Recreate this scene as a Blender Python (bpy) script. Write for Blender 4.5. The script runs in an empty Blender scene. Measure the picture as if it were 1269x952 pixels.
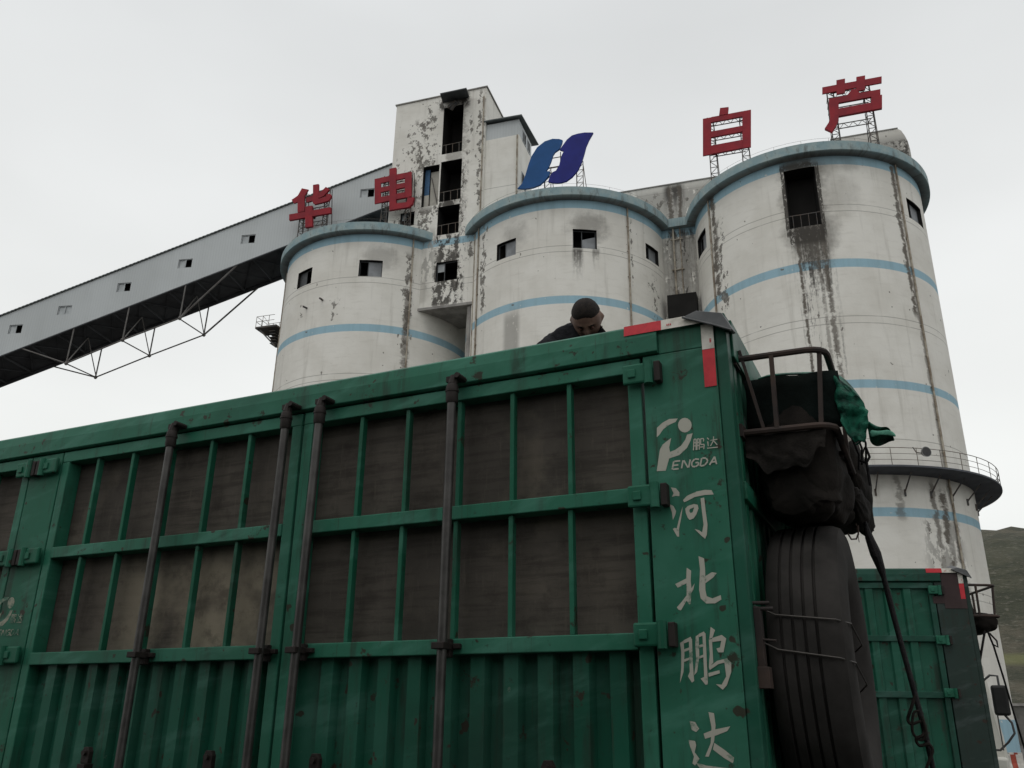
import bpy, bmesh, math, random
from mathutils import Vector, Matrix, noise as mnoise
random.seed(7)
sc = bpy.context.scene
COL = sc.collection
PI = math.pi
# ------------------------------------------------------------------ camera
cam = bpy.data.cameras.new('camera'); camo = bpy.data.objects.new('camera', cam); COL.objects.link(camo)
rt = Vector((0.99986, -0.0060018, 0.0156012)); up = Vector((-0.0167159, -0.3589964, 0.9331893)); fw = Vector((0.0, 0.9333197, 0.3590465))
camo.matrix_world = Matrix(((rt.x, up.x, -fw.x, 0), (rt.y, up.y, -fw.y, 0), (rt.z, up.z, -fw.z, 2.4), (0, 0, 0, 1)))
cam.sensor_width = 36; cam.lens = 36*1070/1269; cam.clip_start = .05; cam.clip_end = 4000
sc.camera = camo
# ------------------------------------------------------------------ sky, sun, exposure
SUN_EL, SUN_AZ = 68, 205          # hidden sun, behind and to the left of the camera
w = bpy.data.worlds.new('World'); sc.world = w; w.use_nodes = True
nt = w.node_tree; nt.nodes.clear()
wo = nt.nodes.new('ShaderNodeOutputWorld'); bg = nt.nodes.new('ShaderNodeBackground'); bg.inputs[1].default_value = .1
sky = nt.nodes.new('ShaderNodeTexSky'); sky.sky_type = 'NISHITA'; sky.sun_disc = False
sky.sun_elevation = math.radians(SUN_EL); sky.sun_rotation = math.radians(SUN_AZ); sky.dust_density = 6; sky.air_density = 1.5
tc = nt.nodes.new('ShaderNodeTexCoord'); sp = nt.nodes.new('ShaderNodeSeparateXYZ'); nt.links.new(tc.outputs['Generated'], sp.inputs[0])
rp = nt.nodes.new('ShaderNodeValToRGB'); nt.links.new(sp.outputs[2], rp.inputs[0])
e = rp.color_ramp.elements
e[0].position = 0.0; e[0].color = (.70, .715, .70, 1)
e[1].position = 1.0; e[1].color = (.86, .86, .87, 1)
for p_, c_ in ((.25, (.72, .73, .715, 1)), (.5, (.655, .665, .66, 1)), (.68, (.61, .622, .622, 1)), (.85, (.70, .71, .72, 1))):
    q = e.new(p_); q.color = c_
sc_ = nt.nodes.new('ShaderNodeMixRGB'); sc_.blend_type = 'MULTIPLY'; sc_.inputs[0].default_value = 1; sc_.inputs[2].default_value = (10, 10, 10, 1)
no = nt.nodes.new('ShaderNodeTexNoise'); no.inputs['Scale'].default_value = 1.7; no.inputs['Detail'].default_value = 4; no.inputs['Roughness'].default_value = .45
mp = nt.nodes.new('ShaderNodeMapping'); mp.inputs['Scale'].default_value = (1, 1, 2.2); nt.links.new(tc.outputs['Generated'], mp.inputs[0]); nt.links.new(mp.outputs[0], no.inputs[0])
nr = nt.nodes.new('ShaderNodeMapRange'); nr.inputs[1].default_value = .3; nr.inputs[2].default_value = .7; nr.inputs[3].default_value = .90; nr.inputs[4].default_value = 1.06; nt.links.new(no.outputs[0], nr.inputs[0])
mm = nt.nodes.new('ShaderNodeMixRGB'); mm.blend_type = 'MULTIPLY'; mm.inputs[0].default_value = 1
nt.links.new(rp.outputs[0], sc_.inputs[1]); nt.links.new(sc_.outputs[0], mm.inputs[1]); nt.links.new(nr.outputs[0], mm.inputs[2])
mx = nt.nodes.new('ShaderNodeMixRGB'); mx.inputs[0].default_value = .95
nt.links.new(sky.outputs[0], mx.inputs[1]); nt.links.new(mm.outputs[0], mx.inputs[2]); nt.links.new(mx.outputs[0], bg.inputs[0]); nt.links.new(bg.outputs[0], wo.inputs[0])
sun = bpy.data.lights.new('sun', 'SUN'); sun.energy = .5; sun.angle = math.radians(40); sun.color = (1, .97, .93)
suno = bpy.data.objects.new('sun', sun); COL.objects.link(suno)
sd = Vector((math.sin(math.radians(SUN_AZ))*math.cos(math.radians(SUN_EL)), math.cos(math.radians(SUN_AZ))*math.cos(math.radians(SUN_EL)), math.sin(math.radians(SUN_EL))))
suno.rotation_euler = sd.to_track_quat('Z', 'Y').to_euler(); suno.location = (0, 0, 90)
sc.view_settings.view_transform = 'Standard'; sc.view_settings.look = 'None'; sc.view_settings.exposure = .34; sc.view_settings.gamma = 1
sc.render.engine = 'CYCLES'

# ------------------------------------------------------------------ shader helpers
class V:
    """a value socket with arithmetic"""
    def __init__(s, t, k): s.t = t; s.k = k
    def _m(s, op, *a):
        n = s.t.nodes.new('ShaderNodeMath'); n.operation = op
        for i, v in enumerate((s,)+a):
            if isinstance(v, V): s.t.links.new(v.k, n.inputs[i])
            else: n.inputs[i].default_value = v
        return V(s.t, n.outputs[0])
    def __add__(s, o): return s._m('ADD', o)
    def __sub__(s, o): return s._m('SUBTRACT', o)
    def __mul__(s, o): return s._m('MULTIPLY', o)
    __radd__ = __add__; __rmul__ = __mul__
    def inv(s): return s*-1.0+1.0
    def at2(s, o): return s._m('ARCTAN2', o)
    def abs(s): return s._m('ABSOLUTE')
    def mx(s, o): return s._m('MAXIMUM', o)
    def ss(s, a, b, lo=0., hi=1.):
        n = s.t.nodes.new('ShaderNodeMapRange'); n.interpolation_type = 'SMOOTHSTEP'
        s.t.links.new(s.k, n.inputs[0])
        if a > b: a, b, lo, hi = b, a, hi, lo
        for i, v in enumerate((a, b, lo, hi)): n.inputs[i+1].default_value = v
        return V(s.t, n.outputs[0])
    def box(s, a, b, w=.03): return s.ss(a-w, a+w)*s.ss(b+w, b-w)
class Mat:
    def __init__(s, name, rough=.8, metal=0., spec=None):
        s.m = bpy.data.materials.new(name); s.m.use_nodes = True; s.t = s.m.node_tree
        s.b = s.t.nodes['Principled BSDF']; s.b.inputs['Roughness'].default_value = rough; s.b.inputs['Metallic'].default_value = metal
        if spec is not None: s.b.inputs['Specular IOR Level'].default_value = spec
        c = s.t.nodes.new('ShaderNodeTexCoord'); s.co = c.outputs['Object']
        q = s.t.nodes.new('ShaderNodeSeparateXYZ'); s.t.links.new(s.co, q.inputs[0])
        s.x, s.y, s.z = [V(s.t, o) for o in q.outputs]
    def vec(s, x, y, z):
        n = s.t.nodes.new('ShaderNodeCombineXYZ')
        for i, v in enumerate((x, y, z)):
            if isinstance(v, V): s.t.links.new(v.k, n.inputs[i])
            else: n.inputs[i].default_value = v
        return n.outputs[0]
    def noise(s, scale, detail=5, rough=.55, vec=None, dist=0.):
        n = s.t.nodes.new('ShaderNodeTexNoise'); n.inputs['Scale'].default_value = scale; n.inputs['Detail'].default_value = detail
        n.inputs['Roughness'].default_value = rough; n.inputs['Distortion'].default_value = dist
        s.t.links.new(vec if vec else s.co, n.inputs[0]); return V(s.t, n.outputs[0])
    def mix(s, f, a, b):
        n = s.t.nodes.new('ShaderNodeMixRGB')
        if isinstance(f, V): s.t.links.new(f.k, n.inputs[0])
        else: n.inputs[0].default_value = f
        for i, c in ((1, a), (2, b)):
            if isinstance(c, (tuple, list)): n.inputs[i].default_value = (*c[:3], 1)
            else: s.t.links.new(c, n.inputs[i])
        return n.outputs[0]
    def done(s, col, bump=None, strength=.3, dist=.01, rough=None):
        if isinstance(col, (tuple, list)): s.b.inputs['Base Color'].default_value = (*col[:3], 1)
        else: s.t.links.new(col, s.b.inputs['Base Color'])
        if bump is not None:
            n = s.t.nodes.new('ShaderNodeBump'); n.inputs['Strength'].default_value = strength; n.inputs['Distance'].default_value = dist
            s.t.links.new(bump.k, n.inputs['Height']); s.t.links.new(n.outputs[0], s.b.inputs['Normal'])
        if rough is not None: s.t.links.new(rough.k, s.b.inputs['Roughness'])
        return s.m
def simple(name, c, rough=.7, metal=0., var=.25, scale=6., c2=None, bump=.15, bd=.005, spec=.2):
    m = Mat(name, rough, metal, spec); n = m.noise(scale, 6, .6)
    c2 = c2 or tuple(v*(1-var) for v in c)
    return m.done(m.mix(n.ss(.35, .65), c, c2), m.noise(scale*6, 3), bump, bd)

# ------------------------------------------------------------------ mesh helpers
class MB:
    def __init__(s): s.v = []; s.f = []; s.sm = []
    def add(s, vs, fs, smooth=False):
        o = len(s.v); s.v += [tuple(v) for v in vs]; s.f += [tuple(i+o for i in f) for f in fs]; s.sm += [smooth]*len(fs); return s
    def box(s, x0, x1, y0, y1, z0, z1):
        vs = [(x, y, z) for x in (x0, x1) for y in (y0, y1) for z in (z0, z1)]
        return s.add(vs, [(0, 1, 3, 2), (4, 6, 7, 5), (0, 4, 5, 1), (2, 3, 7, 6), (0, 2, 6, 4), (1, 5, 7, 3)])
    def quad(s, a, b, c, d): return s.add([a, b, c, d], [(0, 1, 2, 3)])
    def bar(s, p, q, w, h=None, upv=(0, 0, 1)):
        h = h or w; p = Vector(p); q = Vector(q); d = (q-p).normalized(); u = Vector(upv)
        if abs(d.dot(u)) > .97: u = Vector((1, 0, 0))
        a = d.cross(u).normalized()*w/2; b = a.cross(d).normalized()*h/2
        vs = [r+i*a+j*b for r in (p, q) for i, j in ((-1, -1), (1, -1), (1, 1), (-1, 1))]
        return s.add(vs, [(3, 2, 1, 0), (4, 5, 6, 7), (0, 1, 5, 4), (1, 2, 6, 5), (2, 3, 7, 6), (3, 0, 4, 7)])
    def tube(s, pts, r, n=8, cap=True, squash=1.):
        pts = [Vector(p) for p in pts]; rs = r if isinstance(r, (list, tuple)) else [r]*len(pts)
        vs = []; ref = None
        for i, p in enumerate(pts):
            d = (pts[min(i+1, len(pts)-1)]-pts[max(i-1, 0)]).normalized()
            if ref is None: ref = Vector((0, 0, 1)) if abs(d.z) < .9 else Vector((1, 0, 0))
            a = d.cross(ref).normalized(); b = a.cross(d).normalized(); ref = b
            for k in range(n):
                t = 2*PI*k/n; vs.append(p+(a*math.cos(t)+b*math.sin(t)*squash)*rs[i])
        fs = [(i*n+k, i*n+(k+1) % n, (i+1)*n+(k+1) % n, (i+1)*n+k) for i in range(len(pts)-1) for k in range(n)]
        s.add(vs, fs, True)
        if cap:
            s.add(vs[:n], [tuple(range(n-1, -1, -1))]); s.add(vs[-n:], [tuple(range(n))])
        return s
    def prism(s, poly, f, d0, d1):
        """poly 2-D outline, f(a, b, depth) -> point"""
        n = len(poly); vs = [f(a, b, d0) for a, b in poly]+[f(a, b, d1) for a, b in poly]
        return s.add(vs, [tuple(range(n)), tuple(range(2*n-1, n-1, -1))]+[(i, (i+1) % n+0, (i+1) % n+n, i+n) for i in range(n)])
    def lathe(s, prof, n=48, axis='z', c=(0, 0, 0), smooth=True, a0=0., a1=2*PI, close=True):
        m = len(prof); full = abs(a1-a0-2*PI) < 1e-6; k = n if full else n+1; vs = []
        for i in range(k):
            t = a0+(a1-a0)*i/n
            for r, h in prof:
                if axis == 'z': p = (r*math.sin(t), -r*math.cos(t), h)
                else: p = (h, r*math.cos(t), r*math.sin(t))
                vs.append((p[0]+c[0], p[1]+c[1], p[2]+c[2]))
        pr = m if close else m-1
        fs = [(i*m+j, i*m+(j+1) % m, ((i+1) % k)*m+(j+1) % m, ((i+1) % k)*m+j) for i in range(n) for j in range(pr)]
        return s.add(vs, fs, smooth)
    def build(s, name, mat, parent=None, bevel=0., sub=0, loc=None):
        me = bpy.data.meshes.new(name); me.from_pydata(s.v, [], s.f); me.materials.append(mat)
        me.polygons.foreach_set('use_smooth', s.sm)
        bm = bmesh.new(); bm.from_mesh(me); bmesh.ops.recalc_face_normals(bm, faces=bm.faces[:])
        for e_ in bm.edges:
            if len(e_.link_faces) == 2 and e_.link_faces[0].smooth and e_.calc_face_angle(0) > .62: e_.smooth = False
        bm.to_mesh(me); bm.free()
        o = bpy.data.objects.new(name, me); COL.objects.link(o)
        if parent: o.parent = parent
        if loc: o.location = loc
        if bevel:
            b = o.modifiers.new('bevel', 'BEVEL'); b.width = bevel; b.segments = 2; b.limit_method = 'ANGLE'; b.angle_limit = math.radians(40)
        if sub: q = o.modifiers.new('sub', 'SUBSURF'); q.levels = q.render_levels = sub
        return o
def tag(o, label, cat, group=None, kind=None):
    if label: o['label'] = label
    if cat: o['category'] = cat
    if group: o['group'] = group
    if kind: o['kind'] = kind
    return o
def struct(o, kind='structure', label=None):
    o['kind'] = kind
    if label: o['label'] = label
    return o
def thing(name, label, cat, loc=(0, 0, 0), rz=0., group=None):
    o = bpy.data.objects.new(name, None); COL.objects.link(o); o.location = loc; o.rotation_euler = (0, 0, rz); o.empty_display_size = .3
    return tag(o, label, cat, group)
def copy_tree(o, parent=None):
    c = o.copy(); COL.objects.link(c); c.parent = parent
    for ch in list(o.children): copy_tree(ch, c)
    return c
AL = math.radians(-18.319); RD = Vector((math.cos(AL), math.sin(AL), 0)); NN = Vector((math.sin(AL), -math.cos(AL), 0)); OO = Vector((5.03, 71.67, 0))
def PW(s_, n_, z=0.): return OO+RD*s_+NN*n_+Vector((0, 0, z))   # plant frame: along the row, towards the yard, up
# ------------------------------------------------------------------ materials of the plant
WHITE = (.76, .745, .695); WHITE2 = (.62, .60, .545); DARKST = (.04, .036, .032); GREYP = (.23, .22, .2); BLUE = (.27, .46, .56)
def plaster(name, cyl=True, patches=(), bands=(), seams=(), zoff=0.):
    m = Mat(name, .88, 0, .25)
    if cyl: th = m.x.at2(m.y*-1.0)*57.2958; a = th*.1623
    else: th = m.x+m.y*.6; a = th
    z = m.z
    n1 = m.noise(.35, 5, .6, m.vec(a, z, m.y*.2)); n2 = m.noise(1., 6, .62, m.vec(a*1.7, z*.11, 3.1)); n3 = m.noise(2.6, 6, .65, m.vec(a, z, 7.7))
    n5 = m.noise(1.9, 5, .6, m.vec(a*.35, z*1.5, 1.1))
    c = m.mix(n1.ss(.35, .68)*.6, WHITE, WHITE2)
    c = m.mix(n2.ss(.52, .78)*.42, c, (.36, .34, .295))
    c = m.mix(n5.ss(.5, .8)*.25, c, (.44, .415, .36))
    c = m.mix(n3.ss(.62, .80)*.3, c, (.4, .36, .29))
    for z0, z1, col in bands:
        c = m.mix((z+n3*.03).box(z0, z1, .02)*(n3.ss(.70, .64)*.9), c, m.mix(n2.ss(.4, .7)*.5, col, tuple(v*.72 for v in col)))
    for zs in seams:
        c = m.mix((z+(n1-.5)*.12).box(zs-.025, zs+.025, .02)*(n5.ss(.25, .5)*.65), c, (.16, .15, .135))
    # small pock marks
    n6 = m.noise(1.6, 2, .5, m.vec(a*1.2, z, 9.3)); c = m.mix(n6.ss(.735, .76)*.85, c, (.15, .14, .12))
    for (a0, a1, z0, z1, kind, dens) in patches:
        w = (a1-a0)*.18
        if kind == 'peel':
            k = m.noise(1.35, 6, .68, m.vec(a*1.3, z*.9, a0*.37+z0)); mk = (k+(((th-(a0+a1)/2).abs())*(1.0/max(a1-a0, .1)))*-.28).ss(.60-dens*.25-.012, .60-dens*.25+.012)*th.box(a0, a1, w*.3)*z.box(z0, z1, .5)
            c = m.mix(mk*.92, c, m.mix(n3.ss(.4, .6), GREYP, (.115, .105, .09)))
        elif kind == 'grey':
            k = m.noise(1.1, 6, .7, m.vec(a*1.5, z*.6, a0*.37)); mk = k.ss(.52-dens*.2, .56-dens*.2)*th.box(a0, a1, w)*z.box(z0, z1, .7)
            c = m.mix(mk*.8, c, (.34, .33, .305))
        elif kind == 'streak':
            k = m.noise(1., 6, .72, m.vec(a*3.2, z*.16, a0)); k2 = m.noise(3.2, 4, .7, m.vec(a*1.4, z*.8, 2.2)); mk = (k*.7+k2*.34+z.ss(z0, z1)*.12).ss(.66-dens*.2, .80-dens*.2)*th.box(a0, a1, w)*z.ss(z0-.5, z0+3.)*z.ss(z1+.3, z1-.3)
            c = m.mix(mk*.9, c, DARKST)
        elif kind == 'dark':
            k = m.noise(1., 7, .75, m.vec(a*2.2, z*1.3, a0)); k2 = m.noise(1., 4, .6, m.vec(a*.9, z*.4, 5.)); mk = (k*.8+k2*.3).ss(.62-dens*.15, .66-dens*.15)*(th+(k-.5)*1.6).box(a0, a1, .15)*z.box(z0, z1, .3)
            c = m.mix(mk*.92, c, (.055, .05, .044))
        elif kind == 'line':
            k = m.noise(1.4, 5, .7, m.vec(a*.6, z, a0)); mk = (th+(k-.5)*(a1-a0)*2.5).box(a0, a1, (a1-a0)*.25)*z.box(z0, z1, .4)*k.ss(.35, .48)
            c = m.mix(mk*dens, c, (.12, .105, .088))
        elif kind == 'soot':
            k = m.noise(.8, 5, .65, m.vec(a, z, a0)); ca, cz = (a0+a1)/2, (z0+z1)/2; ra, rz_ = (a1-a0)/2, (z1-z0)/2
            dd = (((th-ca)*(1/ra))*((th-ca)*(1/ra))+((z-cz)*(1/rz_))*((z-cz)*(1/rz_)))
            c = m.mix((dd+(k-.5)*2.2).ss(1.25, -.1)*dens*.75, c, (.13, .12, .105))
    return m.done(c, m.noise(1., 6, .7, m.vec(a*6, z*6, m.y)), .35, .03)
BANDS = [(42.35, 43.2, BLUE), (33.45, 34.15, BLUE), (24.0, 24.62, BLUE), (15.0, 15.6, BLUE), (-.5, 2.7, BLUE)]
SEAMS = [38.75, 38.2, 29.5, 28.95, 20.3, 10.4, 9.9]
M_silo1 = plaster('plaster_silo_one', True, [(38, 46, 32, 41.5, 'peel', .5), (41, 44.5, 30, 38, 'line', .7), (13, 38, 39.3, 42.2, 'soot', .6), (-3, 8, 34, 36.5, 'peel', .12), (-26, -17, 34.8, 38, 'peel', .15), (52, 80, 33, 37, 'soot', .3)], BANDS, SEAMS)
M_silo2 = plaster('plaster_silo_two', True, [(-41, -34, 34.5, 43, 'peel', .55), (-20, -11, 29, 33.2, 'grey', .8), (60, 74, 33.5, 37.5, 'peel', .3), (48.5, 51, 36, 42, 'peel', .4), (13, 38, 38.9, 42.2, 'soot', .8), (-24, -4, 38.8, 42, 'soot', .55), (17, 22, 35.6, 38.5, 'streak', .9), (27, 31, 36.5, 38.5, 'streak', .6)], BANDS, SEAMS)
M_silo3 = plaster('plaster_silo_three', True, [(-53, -49.5, 33.8, 43.5, 'line', .95), (-53, -43, 28, 40.5, 'peel', .42), (43.6, 46, 30, 43.4, 'line', .95), (40, 47, 34, 42, 'peel', .22), (45.6, 47.2, 16, 34, 'line', .5), (-8, 7.5, 17, 37.3, 'streak', .36), (-6.5, 6, 31.5, 37.3, 'streak', .85), (-11, 12, 33, 38.5, 'soot', .8), (-7.2, -6.0, 18, 37.3, 'line', .95), (1.0, 2.4, 17, 37.3, 'line', .55), (3.6, 5.6, 17, 37.3, 'line', .8), (-14, 14, 34.2, 39.4, 'soot', .75), (-16, 30, 41.3, 43.6, 'soot', .55), (-13, 10, 35.6, 44.5, 'soot', 1.1), (-10.9, -8.7, 36.4, 42.9, 'dark', .9), (4.2, 6.6, 36.2, 42.6, 'dark', .9), (-9.8, 5.6, 35.6, 37.25, 'dark', 1.0), (-9, 4.5, 42.2, 42.9, 'dark', .9), (5, 26, 37.5, 42, 'soot', .35),
    (20, 23, 14.8, 17.8, 'line', .6), (30, 34, 9, 14.9, 'peel', .35), (36, 38.5, 6.5, 17.5, 'line', .8), (40.5, 44, 6, 17, 'line', .95), (46, 49, 5, 14.8, 'line', .9), (30, 50, 7, 15, 'grey', .12), (0, 60, 16.6, 18.0, 'soot', .25)], BANDS, SEAMS)
M_tower = plaster('plaster_tower', False, [(-1.25, 1.2, 0, 7.35, 'dark', .75), (-1.9, 3.0, 0, 6.0, 'peel', .12), (-6.0, -1.2, 11.5, 20.6, 'peel', .30), (-4.2, -1.2, 6.5, 12, 'peel', .25), (-3.9, -1.4, 15, 22.5, 'peel', .42), (-.4, 1.3, 7.4, 23, 'line', .5), (-1.5, 1.6, 21.4, 23, 'dark', .7), (-1.6, 1.3, 9.3, 11.4, 'dark', .6), (1.0, 1.8, 0, 15, 'dark', .35), (-5.5, -3, 8, 11.2, 'dark', .3), (2.2, 3.4, 9.5, 22.8, 'peel', .42), (1.2, 2.4, 15, 21, 'peel', .25), (-3.2, -1.4, 7.6, 10.5, 'peel', .62), (-1.4, 2.4, 9.8, 14.6, 'peel', .2), (1.4, 3.1, 4.3, 7.5, 'peel', .35), (-4.4, -1.2, 0, 3.2, 'soot', .35), (-4.6, -1.2, 2, 8, 'grey', .1), (-1.2, 1.4, 21.8, 23.4, 'soot', .9)], [(6.15, 6.85, BLUE)], [2.5, 1.95])
M_strip = plaster('plaster_infill', False, [(-1.0, .6, 35, 43, 'dark', .25), (-.75, -.2, 5, 43, 'line', .9), (.3, .8, 20, 43, 'line', .7), (-1.2, 1.5, 10, 43, 'streak', .45), (-2, 2, 20, 42, 'grey', .5)], [(42.35, 43.5, BLUE)], SEAMS)
M_house = plaster('plaster_rooftop', False, [(-9, 8, 43.8, 47.2, 'grey', .75), (1.6, 3.3, 44, 47.5, 'streak', .9), (1.9, 2.3, 43, 47.5, 'line', .9), (2.8, 3.1, 43, 47.5, 'line', .9), (-3, 5, 44, 46.8, 'peel', .3), (16.5, 23, 44.5, 48.9, 'grey', .6), (18.5, 22.2, 46.6, 48.3, 'dark', .45)], [], [46.9])
M_corn = plaster('weathered_blue_cornice', True, [], [], [])
def cornmat():
    m = Mat('blue_grey_cornice', .85); th = m.x.at2(m.y*-1.0)*9.3
    n = m.noise(1., 6, .7, m.vec(th*1.8, m.z*.5, 0)); n2 = m.noise(1.1, 6, .65, m.vec(th, m.z, 0)); n3 = m.noise(3., 5, .7, m.vec(th, m.z*.4, 3))
    c = m.mix(n2.ss(.35, .65), (.22, .325, .355), (.31, .385, .385)); c = m.mix(n.ss(.50, .68)*.8, c, (.12, .135, .13)); c = m.mix(n3.ss(.62, .68)*.85, c, (.07, .07, .062)); c = m.mix(n3.ss(.38, .30)*.6, c, (.46, .50, .49))
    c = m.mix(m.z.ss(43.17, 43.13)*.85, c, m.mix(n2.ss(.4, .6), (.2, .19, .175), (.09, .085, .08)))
    return m.done(c, n, .3, .03)
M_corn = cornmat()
M_dark = simple('sooty_interior', (.02, .019, .018), .95, scale=.7)
M_conc = simple('grey_concrete', (.33, .32, .30), .9, scale=1.1, c2=(.22, .21, .2))
M_frame = simple('window_frame', (.09, .095, .1), .6)
M_pane = simple('dusty_window_board', (.27, .285, .30), .5, scale=1.2, c2=(.2, .21, .22))
M_pane2 = simple('pale_window_glass', (.46, .49, .5), .35, scale=1.2)
M_pipe = simple('weathered_downpipe', (.42, .385, .32), .7, scale=1.4, c2=(.2, .16, .12))
M_steel = simple('dark_painted_steel', (.075, .078, .082), .6, scale=3, c2=(.10, .08, .065))
M_rail = simple('galvanised_rail', (.17, .16, .145), .6, scale=3, c2=(.12, .085, .06))
M_rust = simple('rusty_steel', (.058, .040, .033), .8, scale=5, c2=(.034, .029, .028))
M_red = simple('faded_red_letter', (.29, .018, .028), .6, scale=.8, c2=(.21, .016, .026), bump=.05, spec=.2)
M_redside = M_red
M_blue1 = simple('mid_blue_logo', (.018, .085, .25), .6, scale=.7, c2=(.016, .075, .21), bump=.05, spec=.15)
M_blue2 = simple('indigo_logo', (.020, .026, .20), .6, scale=.7, c2=(.017, .021, .16), bump=.05, spec=.15)
def cladmat():
    m = Mat('ribbed_gallery_cladding', .55); a = m.x
    r = m.t.nodes.new('ShaderNodeTexWave'); r.wave_type = 'BANDS'; r.bands_direction = 'X'; r.inputs['Scale'].default_value = 1.1; m.t.links.new(m.co, r.inputs[0])
    n = m.noise(.12, 4, .5); n2 = m.noise(1., 5, .6, m.vec(m.x*.8, m.z*.1, 0)); rib = V(m.t, r.outputs[1])
    c = m.mix(n.ss(.4, .6)*.5+n2.ss(.45, .75)*.3, (.48, .51, .52), (.40, .425, .43)); c = m.mix(rib.ss(.8, 1.)*.14, c, (.18, .2, .2))
    return m.done(c, rib, .25, .02)
M_clad = cladmat()
M_cladroof = simple('dark_ribbed_roof', (.12, .135, .135), .6, scale=1)
M_under = simple('gallery_underside', (.075, .078, .085), .8, scale=.5, c2=(.05, .052, .057))
M_truss = simple('truss_steel', (.16, .155, .15), .6, scale=1, c2=(.11, .1, .095))
# ------------------------------------------------------------------ ground, hill
def groundmat():
    m = Mat('coal_dusty_yard', .95); n = m.noise(.12, 6, .6); n2 = m.noise(2., 6, .6)
    return m.done(m.mix(n2.ss(.4, .7)*.5, m.mix(n.ss(.35, .65), (.075, .07, .064), (.045, .042, .04)), (.03, .028, .026)), n2, .5, .03)
g = MB(); g.quad((-2000, -2000, 0), (2000, -2000, 0), (2000, 2000, 0), (-2000, 2000, 0)); struct(g.build('ground', groundmat()))
def hillmat():
    m = Mat('grassy_hillside', .95); n = m.noise(.02, 7, .62); n2 = m.noise(.12, 7, .7); n3 = m.noise(.6, 5, .7, m.vec(m.x, m.y, m.z*3.))
    c = m.mix(n.ss(.42, .6), (.05, .054, .03), (.085, .077, .052)); c = m.mix(n2.ss(.45, .6)*.75, c, (.027, .032, .017)); c = m.mix(n3.ss(.56, .64)*.7, c, (.15, .14, .11)); c = m.mix(n3.ss(.42, .34)*.8, c, (.02, .026, .014))
    c = m.mix(m.z.box(12.5, 14.5, .6)*(n.ss(.3, .5)*.6), c, (.16, .17, .06))
    return m.done(c, n3, 1., 1.2)
h = MB(); NX, NY = 110, 60; vs = []
for j in range(NY+1):
    for i in range(NX+1):
        az = math.radians(14+86*i/NX); d = 135+(j/NY)*470
        t = min(1, max(0, (d-138)/150)); t = t*t*(3-2*t); prof = t if d < 288 else max(0.55, 1-(d-288)/700)
        edge = min(1, i/10)
        H = (57-6*min(1, max(0, (math.degrees(az)-29.5)/14)))*prof*edge
        p = Vector((d*math.sin(az), d*math.cos(az), 0)); nz = mnoise.fractal(p*.02, 1, 2, 5)*5*t+mnoise.fractal(p*.11, 1, 2, 4)*1.1*t
        gul = -abs(mnoise.noise(Vector((math.degrees(az)*.42, d*.006, 0))))*7*t*(1-t*.8)
        vs.append((p.x, p.y, H+nz+gul-.4))
h.add(vs, [(j*(NX+1)+i, j*(NX+1)+i+1, (j+1)*(NX+1)+i+1, (j+1)*(NX+1)+i) for j in range(NY) for i in range(NX)], True)
struct(h.build('hill', hillmat()), label='grassy brown-green hillside rising behind the right silo')

# ------------------------------------------------------------------ silos
R = 9.3
def cyl(th, z, r=R): t = math.radians(th); return (r*math.sin(t), -r*math.cos(t), z)
def curved_wall(ths, zs, holes, r=R):
    """cylinder skin with rectangular holes (th0, th1, z0, z1)"""
    ths = sorted(set(ths+[h[0] for h in holes]+[h[1] for h in holes])); zs = sorted(set(zs+[h[2] for h in holes]+[h[3] for h in holes]))
    b = MB(); nz = len(zs); vs = [cyl(t, z, r) for t in ths for z in zs]; fs = []
    nt_ = len(ths)
    for i in range(nt_-1):
        for j in range(nz-1):
            tm, zm = (ths[i]+ths[i+1])/2, (zs[j]+zs[j+1])/2
            if any(h[0] < tm < h[1] and h[2] < zm < h[3] for h in holes): continue
            fs.append((i*nz+j, (i+1)*nz+j, (i+1)*nz+j+1, i*nz+j+1))
    i = nt_-1
    for j in range(nz-1): fs.append((i*nz+j, j, j+1, i*nz+j+1))
    b.add(vs, fs, True); return b
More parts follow.
